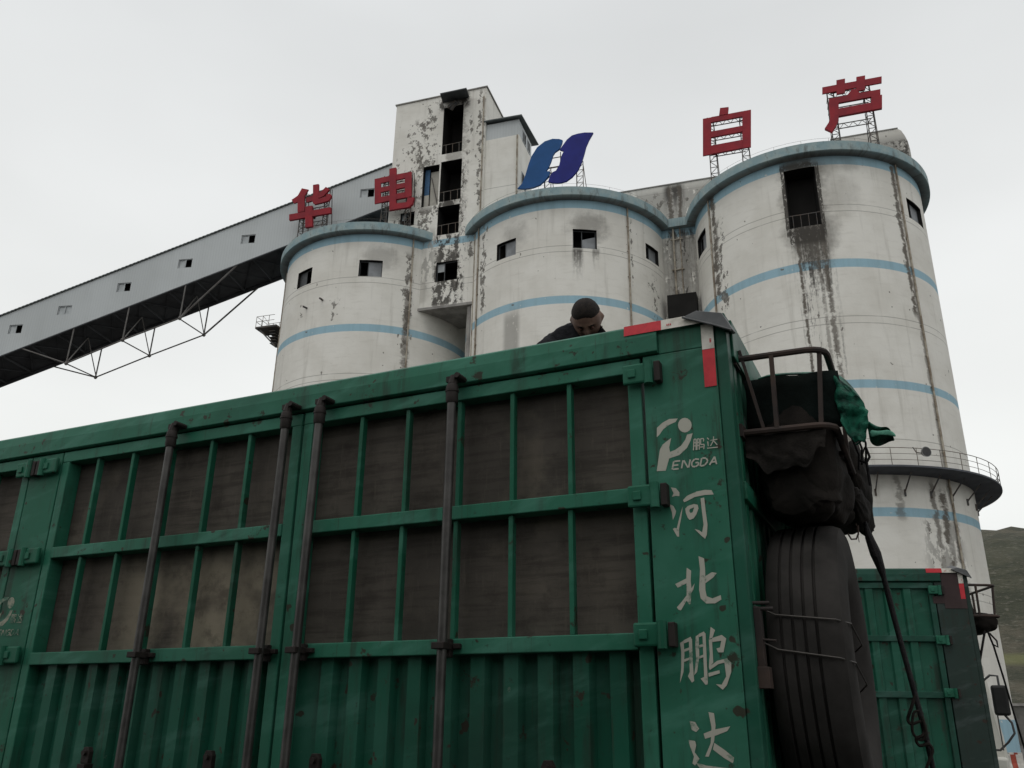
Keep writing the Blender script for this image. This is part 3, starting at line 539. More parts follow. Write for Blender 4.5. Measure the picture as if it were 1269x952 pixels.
LETTERS = {
 'pengda_logo': [[(-0.2630,3.4203),(-0.2603,3.4581),(-0.2375,3.4759),(-0.2098,3.4875),(-0.1764,3.4850),(-0.1852,3.4723),(-0.2112,3.4640),(-0.2357,3.4493),(-0.2517,3.4292)], [(-0.1242,3.4510),(-0.1270,3.4401),(-0.1333,3.4314),(-0.1422,3.4262),(-0.1523,3.4253),(-0.1622,3.4289),(-0.1703,3.4363),(-0.1754,3.4466),(-0.1767,3.4581),(-0.1740,3.4690),(-0.1677,3.4778),(-0.1587,3.4830),(-0.1485,3.4839),(-0.1385,3.4803),(-0.1305,3.4727),(-0.1254,3.4625)], [(-0.2064,3.4097),(-0.2182,3.4030),(-0.2426,3.3869),(-0.2538,3.3677),(-0.2704,3.2851),(-0.2352,3.2833),(-0.2192,3.3298),(-0.1790,3.3385),(-0.1479,3.3631),(-0.1323,3.3902),(-0.1225,3.4181),(-0.1444,3.4154),(-0.1523,3.3961),(-0.1701,3.3746),(-0.1941,3.3606),(-0.2144,3.3549),(-0.2166,3.3735)], [(-0.2051,3.3166),(-0.2129,3.2861),(-0.2071,3.2843),(-0.1993,3.3148)], [(-0.1993,3.3127),(-0.1772,3.3128),(-0.1775,3.3188),(-0.1996,3.3187)], [(-0.2032,3.2974),(-0.1852,3.2975),(-0.1855,3.3035),(-0.2035,3.3035)], [(-0.2071,3.2822),(-0.1850,3.2824),(-0.1853,3.2883),(-0.2074,3.2882)], [(-0.1689,3.3167),(-0.1767,3.2863),(-0.1711,3.2845),(-0.1632,3.3149)], [(-0.1659,3.3146),(-0.1519,3.2844),(-0.1467,3.2867),(-0.1607,3.3170)], [(-0.1415,3.3168),(-0.1494,3.2865),(-0.1437,3.2847),(-0.1359,3.3150)], [(-0.1048,3.3159),(-0.1203,3.3189),(-0.1211,3.3130),(-0.1056,3.3100)], [(-0.1243,3.3175),(-0.1355,3.3059),(-0.1313,3.3016),(-0.1201,3.3132)], [(-0.1363,3.3041),(-0.1371,3.2905),(-0.1313,3.2899),(-0.1305,3.3035)], [(-0.1339,3.2858),(-0.1224,3.2829),(-0.1212,3.2886),(-0.1327,3.2916)], [(-0.1190,3.2831),(-0.1080,3.2892),(-0.1109,3.2945),(-0.1219,3.2884)], [(-0.1070,3.2894),(-0.1043,3.3000),(-0.1098,3.3017),(-0.1126,3.2912)], [(-0.1085,3.3038),(-0.1194,3.3038),(-0.1191,3.2978),(-0.1083,3.2979)], [(-0.0975,3.3169),(-0.1054,3.2867),(-0.0999,3.2850),(-0.0919,3.3151)], [(-0.0922,3.3130),(-0.0791,3.3116),(-0.0787,3.3175),(-0.0918,3.3190)], [(-0.0804,3.3124),(-0.0753,3.3013),(-0.0701,3.3037),(-0.0752,3.3148)], [(-0.0752,3.3031),(-0.0866,3.2904),(-0.0824,3.2863),(-0.0710,3.2990)], [(-0.0865,3.2901),(-0.1003,3.2888),(-0.0996,3.2829),(-0.0858,3.2842)], [(-0.0484,3.3179),(-0.0698,3.2879),(-0.0652,3.2843),(-0.0438,3.3143)], [(-0.0489,3.3157),(-0.0436,3.2858),(-0.0381,3.2867),(-0.0433,3.3166)], [(-0.0579,3.2936),(-0.0432,3.2937),(-0.0434,3.2996),(-0.0581,3.2995)], [(-0.1202,3.3931),(-0.1253,3.3500),(-0.1214,3.3493),(-0.1163,3.3925)], [(-0.1182,3.3908),(-0.1113,3.3906),(-0.1114,3.3947),(-0.1183,3.3948)], [(-0.1124,3.3929),(-0.1154,3.3497),(-0.1116,3.3492),(-0.1085,3.3924)], [(-0.1192,3.3763),(-0.1123,3.3762),(-0.1124,3.3802),(-0.1193,3.3804)], [(-0.1200,3.3643),(-0.1131,3.3642),(-0.1133,3.3682),(-0.1201,3.3684)], [(-0.1073,3.3928),(-0.1120,3.3497),(-0.1082,3.3491),(-0.1034,3.3922)], [(-0.1053,3.3905),(-0.0993,3.3904),(-0.0994,3.3944),(-0.1054,3.3945)], [(-0.1000,3.3926),(-0.1031,3.3495),(-0.0992,3.3490),(-0.0961,3.3921)], [(-0.1063,3.3761),(-0.1003,3.3760),(-0.1004,3.3800),(-0.1064,3.3801)], [(-0.1072,3.3641),(-0.1012,3.3640),(-0.1013,3.3680),(-0.1073,3.3681)], [(-0.0944,3.3925),(-0.0962,3.3685),(-0.0923,3.3680),(-0.0906,3.3920)], [(-0.0917,3.3892),(-0.0810,3.3890),(-0.0811,3.3930),(-0.0918,3.3933)], [(-0.0831,3.3900),(-0.0847,3.3790),(-0.0809,3.3782),(-0.0793,3.3892)], [(-0.0933,3.3662),(-0.0806,3.3660),(-0.0807,3.3700),(-0.0934,3.3702)], [(-0.0826,3.3675),(-0.0860,3.3494),(-0.0822,3.3485),(-0.0788,3.3666)], [(-0.0974,3.3567),(-0.0855,3.3565),(-0.0856,3.3605),(-0.0975,3.3607)], [(-0.0692,3.3904),(-0.0633,3.3831),(-0.0604,3.3856),(-0.0662,3.3929)], [(-0.0686,3.3773),(-0.0679,3.3582),(-0.0641,3.3582),(-0.0647,3.3773)], [(-0.0707,3.3491),(-0.0307,3.3484),(-0.0308,3.3524),(-0.0708,3.3531)], [(-0.0578,3.3775),(-0.0302,3.3793),(-0.0306,3.3833),(-0.0582,3.3815)], [(-0.0453,3.3939),(-0.0474,3.3772),(-0.0436,3.3765),(-0.0415,3.3932)], [(-0.0471,3.3780),(-0.0591,3.3592),(-0.0559,3.3569),(-0.0439,3.3757)], [(-0.0450,3.3748),(-0.0338,3.3574),(-0.0306,3.3596),(-0.0419,3.3769)]],
 'he': [[(-0.2194,3.2167),(-0.2001,3.2115),(-0.1882,3.1940),(-0.1891,3.1797),(-0.2032,3.1824),(-0.2177,3.1799),(-0.2104,3.1929)], [(-0.2297,3.1537),(-0.2140,3.1445),(-0.2049,3.1243),(-0.2090,3.1106),(-0.2191,3.0922),(-0.2207,3.1193)], [(-0.1788,3.1400),(-0.1873,3.0972),(-0.1982,3.0568),(-0.1994,3.0285),(-0.2064,3.0291),(-0.2212,3.0587),(-0.2145,3.0626),(-0.2064,3.0594),(-0.1943,3.0978),(-0.1880,3.1164)], [(-0.1760,3.1636),(-0.1602,3.1782),(-0.1241,3.1909),(-0.0921,3.1942),(-0.0671,3.1904),(-0.0609,3.1738),(-0.0935,3.1750),(-0.1319,3.1710),(-0.1596,3.1588),(-0.1727,3.1549)], [(-0.1698,3.1308),(-0.1596,3.1395),(-0.1369,3.1451),(-0.1378,3.1324),(-0.1527,3.1274),(-0.1558,3.1200),(-0.1689,3.1148)], [(-0.1369,3.1451),(-0.1226,3.1406),(-0.1204,3.1264),(-0.1302,3.1050),(-0.1435,3.1138),(-0.1373,3.1298)], [(-0.1689,3.1148),(-0.1558,3.1200),(-0.1512,3.1119),(-0.1421,3.1149),(-0.1302,3.1050),(-0.1406,3.0919),(-0.1555,3.0869),(-0.1626,3.0951)], [(-0.1102,3.1638),(-0.0967,3.1657),(-0.0948,3.1146),(-0.0917,3.0639),(-0.0969,3.0270),(-0.1042,3.0132),(-0.1170,3.0254),(-0.1402,3.0516),(-0.1248,3.0466),(-0.1136,3.0376),(-0.1060,3.0651),(-0.1086,3.1158)]],
 'bei': [[(-0.1790,2.9139),(-0.1634,2.9026),(-0.1674,2.8671),(-0.1664,2.8356),(-0.1730,2.7851),(-0.1795,2.7846),(-0.1867,2.7974),(-0.1841,2.8365),(-0.1831,2.8759)], [(-0.2252,2.8583),(-0.2126,2.8632),(-0.1823,2.8759),(-0.1835,2.8585),(-0.2162,2.8444)], [(-0.2238,2.7757),(-0.2048,2.7943),(-0.1784,2.8244),(-0.1536,2.8569),(-0.1599,2.8352),(-0.1867,2.7974),(-0.2099,2.7642),(-0.2186,2.7677)], [(-0.1330,2.9527),(-0.1134,2.9434),(-0.1123,2.9035),(-0.1167,2.8330),(-0.1137,2.8096),(-0.0937,2.8009),(-0.0638,2.8111),(-0.0627,2.7956),(-0.0856,2.7836),(-0.1172,2.7842),(-0.1357,2.8029),(-0.1391,2.8342),(-0.1308,2.9046)], [(-0.1133,2.8799),(-0.0891,2.8927),(-0.0711,2.8885),(-0.0866,2.8729),(-0.1151,2.8548)]],
 'peng': [[(-0.2203,2.6526),(-0.2070,2.6599),(-0.2068,2.6147),(-0.2139,2.5553),(-0.2289,2.5186),(-0.2208,2.5702),(-0.2175,2.6224)], [(-0.2069,2.6614),(-0.1807,2.6728),(-0.1767,2.6606),(-0.2060,2.6508)], [(-0.1877,2.6624),(-0.1764,2.6651),(-0.1791,2.5918),(-0.1782,2.5255),(-0.1864,2.5197),(-0.1991,2.5404),(-0.1918,2.5550)], [(-0.2065,2.6312),(-0.1879,2.6368),(-0.1885,2.6278),(-0.2071,2.6222)], [(-0.2087,2.5975),(-0.1901,2.6031),(-0.1907,2.5950),(-0.2093,2.5886)], [(-0.1624,2.6737),(-0.1517,2.6795),(-0.1545,2.6062),(-0.1660,2.5547),(-0.1769,2.5438),(-0.1660,2.5990),(-0.1660,2.6437)], [(-0.1516,2.6810),(-0.1320,2.6894),(-0.1281,2.6788),(-0.1507,2.6704)], [(-0.1382,2.6806),(-0.1270,2.6833),(-0.1294,2.5983),(-0.1310,2.5142),(-0.1396,2.5121),(-0.1552,2.5326),(-0.1423,2.5383)], [(-0.1527,2.6434),(-0.1382,2.6475),(-0.1381,2.6393),(-0.1533,2.6344)], [(-0.1553,2.6062),(-0.1393,2.6118),(-0.1391,2.6036),(-0.1559,2.5980)], [(-0.1074,2.7038),(-0.0927,2.6927),(-0.1039,2.6676),(-0.1152,2.6634)], [(-0.1169,2.6612),(-0.1058,2.6631),(-0.1072,2.5846),(-0.1240,2.5673),(-0.1174,2.6128)], [(-0.1056,2.6661),(-0.0707,2.6756),(-0.0563,2.6632),(-0.0692,2.6177),(-0.0876,2.6181),(-0.0928,2.6308),(-0.0802,2.6342),(-0.0738,2.6563),(-0.1051,2.6527)], [(-0.1237,2.5702),(-0.0929,2.5902),(-0.0578,2.5984),(-0.0565,2.5867),(-0.0899,2.5792),(-0.1214,2.5599)], [(-0.0687,2.5869),(-0.0574,2.5940),(-0.0454,2.5836),(-0.0479,2.5531),(-0.0666,2.5101),(-0.0813,2.4959),(-0.1035,2.5140),(-0.0838,2.5124),(-0.0665,2.5389)], [(-0.1268,2.5505),(-0.0877,2.5595),(-0.0869,2.5493),(-0.1261,2.5381)]],
 'da': [[(-0.2034,2.3959),(-0.1844,2.3925),(-0.1721,2.3715),(-0.1828,2.3608),(-0.1976,2.3676)], [(-0.2113,2.3358),(-0.1885,2.3327),(-0.1857,2.3188),(-0.1925,2.2979),(-0.1773,2.2775),(-0.1939,2.2565),(-0.2025,2.2631),(-0.1957,2.2840),(-0.2066,2.3149)], [(-0.1580,2.3562),(-0.1253,2.3685),(-0.0661,2.3803),(-0.0769,2.3656),(-0.1177,2.3505),(-0.1538,2.3402)], [(-0.1362,2.4247),(-0.1175,2.4212),(-0.1152,2.3826),(-0.1235,2.3338),(-0.1452,2.2851),(-0.1579,2.2848),(-0.1360,2.3266),(-0.1293,2.3754)], [(-0.1239,2.3282),(-0.0927,2.3082),(-0.0609,2.2837),(-0.0668,2.2667),(-0.0948,2.2822),(-0.1300,2.3074)], [(-0.1931,2.2668),(-0.1562,2.2575),(-0.0973,2.2523),(-0.0594,2.2500),(-0.1209,2.2327),(-0.1723,2.2421)]],
}

def sign_frame(root, x0, x1, ztop, ymin=.25):
    """two lattice masts behind the sign, s relative to root"""
    for x in (x0, x1):
        b = MB(); w_ = .3
        for dx in (-w_, w_):
            b.bar((x+dx, ymin, 44.0), (x+dx*.8, ymin, ztop), .07); b.bar((x+dx*1.2, ymin+1.1, 44.0), (x+dx*.8, ymin+.3, ztop), .06)
        z = 44.3; k = 0
        while z < ztop-.5:
            s_ = 1 if k % 2 else -1
            b.bar((x-w_, ymin, z), (x+w_, ymin, z), .045); b.bar((x-w_*s_, ymin, z), (x+w_*s_, ymin, z+.6), .04); b.bar((x-w_, ymin, z), (x-w_, ymin+.8, z+.1), .035); z += .6; k += 1
        b.build('mast', M_steel, root)
    b = MB()
    for z in (ztop-.5, ztop-2., ztop-3.6):
        b.bar((x0, ymin, z), (x1, ymin, z), .06); b.bar((x0, ymin, z-.45), (x1, ymin, z-.45), .06)
        n = int((x1-x0)/.6)
        for i in range(n): b.bar((x0+i*(x1-x0)/n, ymin, z), (x0+(i+.5)*(x1-x0)/n, ymin, z-.45), .035); b.bar((x0+(i+.5)*(x1-x0)/n, ymin, z-.45), (x0+(i+1)*(x1-x0)/n, ymin, z), .035)
    b.build('lattice', M_steel, root)
def red_sign(key, label, masts):
    polys = SIGNS[key]; cs = sum(p[0] for q in polys for p in q)/sum(len(q) for q in polys)
    root = thing('roof_character', label, 'sign', PW(cs, 7), AL, 'red rooftop characters')
    b = MB()
    for i, q in enumerate(polys): b.prism(q, lambda a, c, d: (a-cs, d, c), -.012*i, .13+.01*i)
    b.build('character', M_red, root)
    zt2 = max(p[1] for q in polys for p in q)
    sign_frame(root, masts[0]-cs, masts[1]-cs, zt2-.5, .3)
red_sign('hua', 'red character of a slanted figure over a cross, leftmost on the silo roofs', (-25.0, -22.4))
red_sign('dian', 'red character like a gridded box with a hooked tail, in front of the tower', (-16.1, -13.6))
red_sign('bai', 'red boxy character with a centre bar and small top tick', (14.4, 17.05))
red_sign('lu', 'red character with a grass-like top bar, highest on the rightmost silo', (24.15, 26.9))
lg = thing('roof_emblem', 'two-leaf blue emblem standing on the middle silo roof', 'emblem', PW(.8, 7), AL)
b = MB(); b.prism(SIGNS['logo'][0], lambda a, c, d: (a-.8, d, c), 0, .2); b.build('light_leaf', M_blue1, lg)
b = MB(); b.prism(SIGNS['logo'][1], lambda a, c, d: (a-.8, d, c), 0, .2); b.build('dark_leaf', M_blue2, lg)
for x in (-.9, 2.05):
    b = MB()
    for dx in (-.25, .35): b.bar((x+dx, .3, 44), (x+dx, .3, 48.4), .06); b.bar((x+dx*1.8, 1.3, 44), (x+dx, .4, 48.0), .055)
    for k in range(6): b.bar((x-.25, .3, 44.3+k*.65), (x+.35, .3, 44.3+k*.65), .04); b.bar((x-.25, .3, 44.3+k*.65), (x+.35, .3, 44.9+k*.65), .035)
    b.build('mast', M_rail, lg)
b = MB(); b.bar((-1.2, .3, 48.3), (2.2, .3, 48.3), .1); b.bar((-1, .3, 49.3), (2.2, .3, 49.3), .06); b.bar((-.6, .3, 47.7), (1.2, .3, 47.7), .06); b.bar((.35, .3, 47.2), (.35, .3, 49.8), .07); b.build('lattice', M_rail, lg)
# ------------------------------------------------------------------ truck materials
def paint(name, c, dirt=.5, fade=.4):
    m = Mat(name, .5, 0, .16); n = m.noise(1.6, 6, .6); n2 = m.noise(7., 6, .7); n3 = m.noise(1., 6, .65, m.vec(m.x*9, m.y*9, m.z*1.1)); n4 = m.noise(.7, 5, .6, m.vec(m.x, m.y, m.z*1.3))
    n7 = m.noise(1., 5, .6, m.vec(m.x*1.6+m.z*2.2, m.y, m.z*7.-m.x*2.5))
    f = (c[0]*1.5+.034, c[1]*1.4+.03, c[2]*1.5+.034); d = tuple(v*.42+.006 for v in c)
    k = m.mix(n.ss(.4, .7)*fade, c, f); k = m.mix(n4.ss(.45, .7)*dirt, k, d); k = m.mix(n3.ss(.52, .70)*dirt*.9, k, (.022, .024, .019)); k = m.mix(n7.ss(.5, .68)*.55, k, f)
    n9 = m.noise(26., 5, .7); n10 = m.noise(1., 5, .7, m.vec(m.x*40, m.y*20, m.z*2.2)); k = m.mix(n9.ss(.63, .70)*.5, k, (.02, .022, .016)); k = m.mix(n10.ss(.60, .70)*.45, k, (.03, .026, .018))
    n11 = m.noise(15., 2, .5); k = m.mix(n2.ss(.62, .67)*.85, k, (.030, .020, .014)); k = m.mix(n11.ss(.69, .72)*.85, k, (.035, .022, .016)); k = m.mix(n2.ss(.31, .285)*.35, k, (.16, .18, .15))
    return m.done(k, n2, .12, .004, (n.ss(.3, .7)*.25+.38))
GREEN = (.020, .120, .074)
M_green = paint('green_truck_paint', GREEN, .65, .4)
M_green2 = paint('dusty_shaded_green_paint', (.010, .078, .048), .75, .3)  # grime plus the shade of the lower panels, both put into this darker green
M_green4 = paint('dull_dark_green_paint', (.009, .056, .037), .8, .3)
M_green3 = paint('worn_green_truck_paint', (.010, .096, .055), .7, .35)
def boardmat():
    m = Mat('brown_board_panel', .75, 0, .1); n = m.noise(1.3, 6, .6); n2 = m.noise(1., 6, .7, m.vec(m.x*2, m.y, m.z*26)); n3 = m.noise(3., 6, .6); n4 = m.noise(.8, 3, .5, m.vec(m.x*1.2, m.y, m.z*.8+4))
    c = m.mix(n.ss(.35, .65), (.090, .079, .067), (.062, .055, .048)); c = m.mix(n2.ss(.45, .62)*.6, c, (.040, .035, .030)); c = m.mix(n3.ss(.56, .72)*.5, c, (.125, .108, .085)); c = m.mix(n4.ss(.56, .68)*.55, c, (.17, .145, .112))
    n1b = m.noise(2.4, 5, .6, m.vec(m.x, m.y, m.z+2.)); n5 = m.noise(9., 7, .72); n6 = m.noise(1., 5, .7, m.vec(m.x*55, m.y*30, m.z*6)); n8 = m.noise(2.2, 5, .6, m.vec(m.x*1.5, m.y, m.z*3.2)); c = m.mix(((m.x+n4*.5).box(-2.85, -1.85, .22)*(m.z+n3*.12).box(2.62, 3.17, .07)*(n1b.ss(.3, .55)))*.85, c, (.235, .205, .155)); c = m.mix(n5.ss(.5, .68)*.45, c, (.035, .03, .026)); c = m.mix(n6.ss(.55, .72)*.35, c, (.12, .105, .085)); c = m.mix(n8.ss(.52, .66)*.22, c, (.032, .027, .024))
    return m.done(c, n5, .45, .006)
M_board = boardmat()
M_pole = simple('worn_steel_pole', (.070, .066, .062), .42, .35, scale=8, c2=(.036, .033, .031), spec=.5)
M_poledark = simple('greasy_latch_steel', (.028, .023, .021), .6, .2, scale=12)
M_black = simple('black_gap', (.012, .012, .012), .9)
M_tapered = simple('red_reflective_tape', (.50, .035, .045), .35, scale=30, c2=(.42, .03, .04), bump=.05)
M_tapewht = simple('white_reflective_tape', (.58, .555, .50), .4, scale=20, c2=(.42, .40, .35), bump=.05)
def stencil():
    m = Mat('stencilled_white_paint', .6); n = m.noise(16., 6, .7); n2 = m.noise(4., 5, .6)
    return m.done(m.mix(n.ss(.56, .66)*.75+n2.ss(.55, .7)*.25, (.37, .365, .31), (.07, .15, .10)), n, .05, .002)
M_sten = stencil()
def stencil2():
    m = Mat('worn_stencil_paint', .6); n = m.noise(14., 6, .7)
    return m.done(m.mix(n.ss(.42, .62), (.26, .25, .19), (.02, .10, .06)), n, .05, .002)
M_sten2 = stencil2()
M_plate = simple('grey_metal_plate', (.13, .132, .135), .55, .4, scale=5, c2=(.085, .088, .09))
M_brownp = simple('dark_brown_patch_paint', (.05, .032, .032), .6, scale=4)
def rubber():
    m = Mat('dusty_tyre_rubber', .9, 0, .12); n = m.noise(5., 6, .6); n2 = m.noise(30., 4, .6)
    return m.done(m.mix(n.ss(.35, .7)*.8, (.038, .035, .033), (.017, .016, .015)), n2, .3, .003)
M_rubber = rubber()
M_wire = simple('galvanised_wire', (.06, .055, .05), .5, .3, scale=20)
M_tarp = None
def cloth(name, c, c2, rough=.75, sc_=4., st=.5):
    m = Mat(name, rough, 0, .1); n = m.noise(sc_, 6, .6); n2 = m.noise(sc_*3, 5, .65)
    return m.done(m.mix(n.ss(.4, .65), c, c2), n2, st, .02)
M_tarp = cloth('green_tarpaulin', (.013, .105, .066), (.004, .026, .018), .5, 14.)
M_tarpin = cloth('pale_green_tarp_lining', (.12, .33, .24), (.07, .24, .17), .5)
M_canvas = cloth('dark_brown_canvas', (.020, .017, .015), (.010, .009, .008), .95)
M_strap = cloth('black_strap', (.022, .02, .021), (.012, .012, .013), .6, 20)
# ------------------------------------------------------------------ trailer builder
def sidebox(b, x0, x1, z0, z1, y0=-.012, y1=.07): return b.box(x0, x1, y0, y1, z0, z1)
def corrug(b, x0, x1, z0, z1, ribs, y_in=.03, y_out=0.0, w=.062, sl=.014, axis='x'):
    """one pressed sheet with raised vertical ribs"""
    prof = [(x0, y_in)]
    for r in sorted(ribs):
        if r-w/2-sl <= prof[-1][0] or r+w/2+sl >= x1: continue
        prof += [(r-w/2-sl, y_in), (r-w/2, y_out), (r+w/2, y_out), (r+w/2+sl, y_in)]
    prof.append((x1, y_in)); n = len(prof)
    f = (lambda p, z: (p[0], p[1], z)) if axis == 'x' else (lambda p, z: (p[1], p[0], z))
    b.add([f(p, z) for z in (z0, z1) for p in prof], [(i, i+1, n+i+1, n+i) for i in range(n-1)]); return b
def hinge(root, x, z, side=1):
    b = MB(); b.box(x-.055, x+.045 if side > 0 else x+.06, -.052, -.03, z-.042, z+.042); o = b.build('hinge', M_green3, root, .008)
    b = MB(); b.box(x-.032, x+.0, -.06, -.0525, z-.018, z+.018); b.build('hinge_boss', M_green3, o, .006)
    b = MB(); b.tube([(x+.052*side, -.05, z-.05), (x+.052*side, -.05, z+.045)], .018, 10); b.build('hinge_pin', M_green3, o)
    b = MB(); b.box(min(x+.074*side, x+.1*side), max(x+.074*side, x+.1*side), -.055, -.013, z-.045, z+.04); b.build('hinge_knuckle', M_poledark, o, .004)
def pole(root, x, lean=0.):
    y = -.085
    b = MB(); b.tube([(x+lean, y, 3.70), (x, y, 1.62)], .0195, 12); p = b.build('locking_pole', M_pole, root)
    b = MB(); b.tube([(x+lean, y, 3.665), (x+lean, y, 3.675), (x+lean, y, 3.74), (x+lean, y, 3.75)], [.023, .027, .027, .023], 12)
    b.tube([(x+lean, y, 3.715), (x+lean, y, 3.725)], .030, 12)
    b.tube([(x+lean, y, 3.75), (x+lean+.005, y+.005, 3.79)], [.022, .018], 10); b.box(x+lean-.006, x+lean+.03, -.09, -.034, 3.775, 3.795); b.tube([(x+lean+.03, -.105, 3.785), (x+lean+.03, -.034, 3.785)], .013, 8)
    b.box(x+lean-.03, x+lean-.012, -.09, -.034, 3.765, 3.79); b.build('pole_head', M_poledark, p)
    b = MB(); b.box(x-.028, x+.028, -.113, -.02, 2.648, 2.674); b.box(x+.03, x+.06, -.045, -.021, 2.652, 2.672); b.box(x-.022, x+.022, -.05, -.021, 2.62, 2.69); b.build('pole_clamp', M_poledark, p, .003)
def latch(root, x, z):
    b = MB(); b.prism([(-.024, 0), (.024, 0), (.024, .05), (.014, .07), (-.014, .07), (-.024, .05)], lambda a, c, d: (x+a, d, z+c), -.02, -.045); b.tube([(x, -.06, z+.045), (x, -.02, z+.045)], .012, 8)
    b.box(x-.012, x+.035, -.07, -.02, z-.04, z-.001); b.build('latch', M_poledark, root, .002)
def gate(root, xl, xr, up_m, ribs, boards=True, hang='l'):
    g_ = MB(); st = .055
    sidebox(g_, xl, xr, 3.703, 3.762); sidebox(g_, xl, xl+st, 1.5, 3.7029); sidebox(g_, xr-st, xr, 1.5, 3.7029)
    sidebox(g_, xl+st, xr-st, 3.172, 3.230, -.016); sidebox(g_, xl+st, xr-st, 2.632, 2.692, -.02); sidebox(g_, xl+st, xr-st, 1.5, 1.56)
    gt = g_.build('side_gate', M_green if boards else M_green4, root, .004)
    if boards:
        b = MB(); b.box(xl+st-.01, xr-st+.01, .0705, .08, 2.66, 3.73); b.build('board', M_board, gt)
        for x in up_m:
            b = MB(); b.box(x-.010, x+.010, 0, .035, 3.2305, 3.7025); b.box(x-.013, x+.007, 0, .035, 2.6925, 3.1715); b.build('muntin', M_green3, gt, .003)
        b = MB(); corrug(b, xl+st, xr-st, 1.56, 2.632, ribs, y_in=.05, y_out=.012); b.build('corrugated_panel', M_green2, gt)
    else:
        b = MB()
        for z0, z1 in ((3.2305, 3.7025), (2.6925, 3.1715), (1.56, 2.6315)): corrug(b, xl+st, xr-st, z0, z1, ribs, w=.07)
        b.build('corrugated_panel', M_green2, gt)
    return gt
def trailer(label, boards=True, units=3, group='high sided green trailers'):
    M_green = globals()['M_green'] if boards else M_green4
    root = thing('box_trailer', label, 'trailer', group=group)
    L_ = -.02-3.583*units-.3
    for k in range(units):
        o = -3.583*k
        ribs1 = [o-.462-.1435*i for i in range(11)]; ribs2 = [o-2.15-.1435*i for i in range(11)]
        if not boards: ribs1 = [o-.462-.19*i+.07 for i in range(9)]; ribs2 = [o-2.12-.19*i for i in range(9)]
        gate(root, o-1.985, o-.317, [o-x for x in (.63, .89, 1.145, 1.41, 1.66)], ribs1, boards)
        gate(root, o-3.64, o-1.999, [o-x for x in (2.325, 2.57, 2.845, 3.115, 3.375)], ribs2, boards)
        for x in (-1.15, -1.86, -2.055, -2.775):
            if boards: pole(root, o+x, .02 if x in (-1.86, -2.055) else .012)
        if boards:
            for x in (-1.74, -2.30, -3.04, -.72): latch(root, o+x, 2.19)
        for z in (3.683, 3.187, 2.682): hinge(root, o-.325, z, 1); hinge(root, o-3.70, z, -1) if boards else None
        if k < units-1:
            b = MB(); sidebox(b, o-3.893, o-3.647, 1.4, 3.762); b.build('side_post', M_green3, root, .004)
    b = MB()
    rail = [(-.014, 3.770), (-.030, 3.776), (-.032, 3.845), (-.024, 3.895), (-.006, 3.908), (.11, 3.908), (.11, 3.770)]
    b.prism(rail, lambda a, c, d: (d, a, c), L_, -.238); b.build('top_rail', M_green, root, .003)
    b = MB(); sidebox(b, -.305, -.012, 1.4, 3.765, -.012, .06); sidebox(b, -.2375, -.012, 3.7655, 3.905, -.012, .06); cp = b.build('corner_panel', M_green, root, .004)
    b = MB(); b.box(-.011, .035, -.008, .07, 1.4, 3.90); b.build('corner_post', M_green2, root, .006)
    b = MB(); b.box(L_, -.012, .061, 2.49, 1.3, 1.4); b.build('floor', M_poledark, root)
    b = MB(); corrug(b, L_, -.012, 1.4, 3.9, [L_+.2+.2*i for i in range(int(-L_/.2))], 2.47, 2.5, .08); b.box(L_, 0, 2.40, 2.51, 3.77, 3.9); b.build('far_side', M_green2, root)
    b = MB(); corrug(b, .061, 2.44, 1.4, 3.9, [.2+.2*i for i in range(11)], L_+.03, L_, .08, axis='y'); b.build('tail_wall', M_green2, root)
    # front bulkhead at x = 0
    b = MB(); corrug(b, .07, 2.44, 1.4, 3.9, [.155+.118*i for i in range(20)], 0.004, .028, .05, .01, axis='y'); bk = b.build('bulkhead', M_green3, root)
    for z0, z1 in ((3.74, 3.90), (3.165, 3.235), (2.58, 2.65), (1.98, 2.05)):
        b = MB(); b.box(.0, .045, .0705, 2.5, z0, z1); b.build('bulkhead_rail', M_green3, bk, .004)
    b = MB(); b.box(-.01, .05, 2.44, 2.51, 1.4, 3.739); b.build('corner_post', M_green3, root, .004)
    # reflective tape
    b = MB(); b.quad((-.372, -.0335, 3.86), (-.216, -.0335, 3.86), (-.216, -.027, 3.905), (-.372, -.027, 3.905))
    o = b.build('red_tape', M_tapered, root); b = MB(); b.quad((-.062, -.0155, 3.596), (-.016, -.0155, 3.596), (-.013, -.0155, 3.752), (-.061, -.0155, 3.752)); b.build('red_tape', M_tapered, root)
    b = MB(); b.quad((-.2155, -.0335, 3.86), (-.055, -.0335, 3.86), (-.055, -.027, 3.905), (-.2155, -.027, 3.905)); b.build('white_tape', M_tapewht, root)
    b = MB(); b.quad((-.061, -.0165, 3.7525), (-.013, -.0165, 3.7525), (-.012, -.0165, 3.859), (-.060, -.0165, 3.859)); b.build('white_tape', M_tapewht, root)
    b = MB()
    for (x, z, s_) in ((-.192, 3.873, .008), (-.030, 3.778, .007)):
        for i in range(3):
            if s_ == .008: b.box(x+i*.007, x+i*.007+.004, -.0345, -.0342, z, z+s_); 
            else: b.box(x, x+s_, -.0175, -.017, z+i*.006, z+i*.006+.004)
    b.build('tape_stamp', M_tapered, root)
    # dark metal cap plate lying on the corner
    b = MB(); P = [(-.124, 3.893), (-.066, 3.911), (.031, 3.882), (.066, 3.806), (.055, 3.803), (-.003, 3.838)]
    b.add([(x, -.045, z) for x, z in P]+[(x*.9-.004, .10, z+.045) for x, z in P], [(0, 1, 2, 3, 4, 5), (11, 10, 9, 8, 7, 6)]+[(i, (i+1) % 6, (i+1) % 6+6, i+6) for i in range(6)]); b.tube([(-.124, -.046, 3.892), (-.003, -.046, 3.837), (.062, -.046, 3.803)], .005, 6)
    b.build('corner_plate', M_plate, root, .002)
    # basket rack on the bulkhead
    rk = MB()
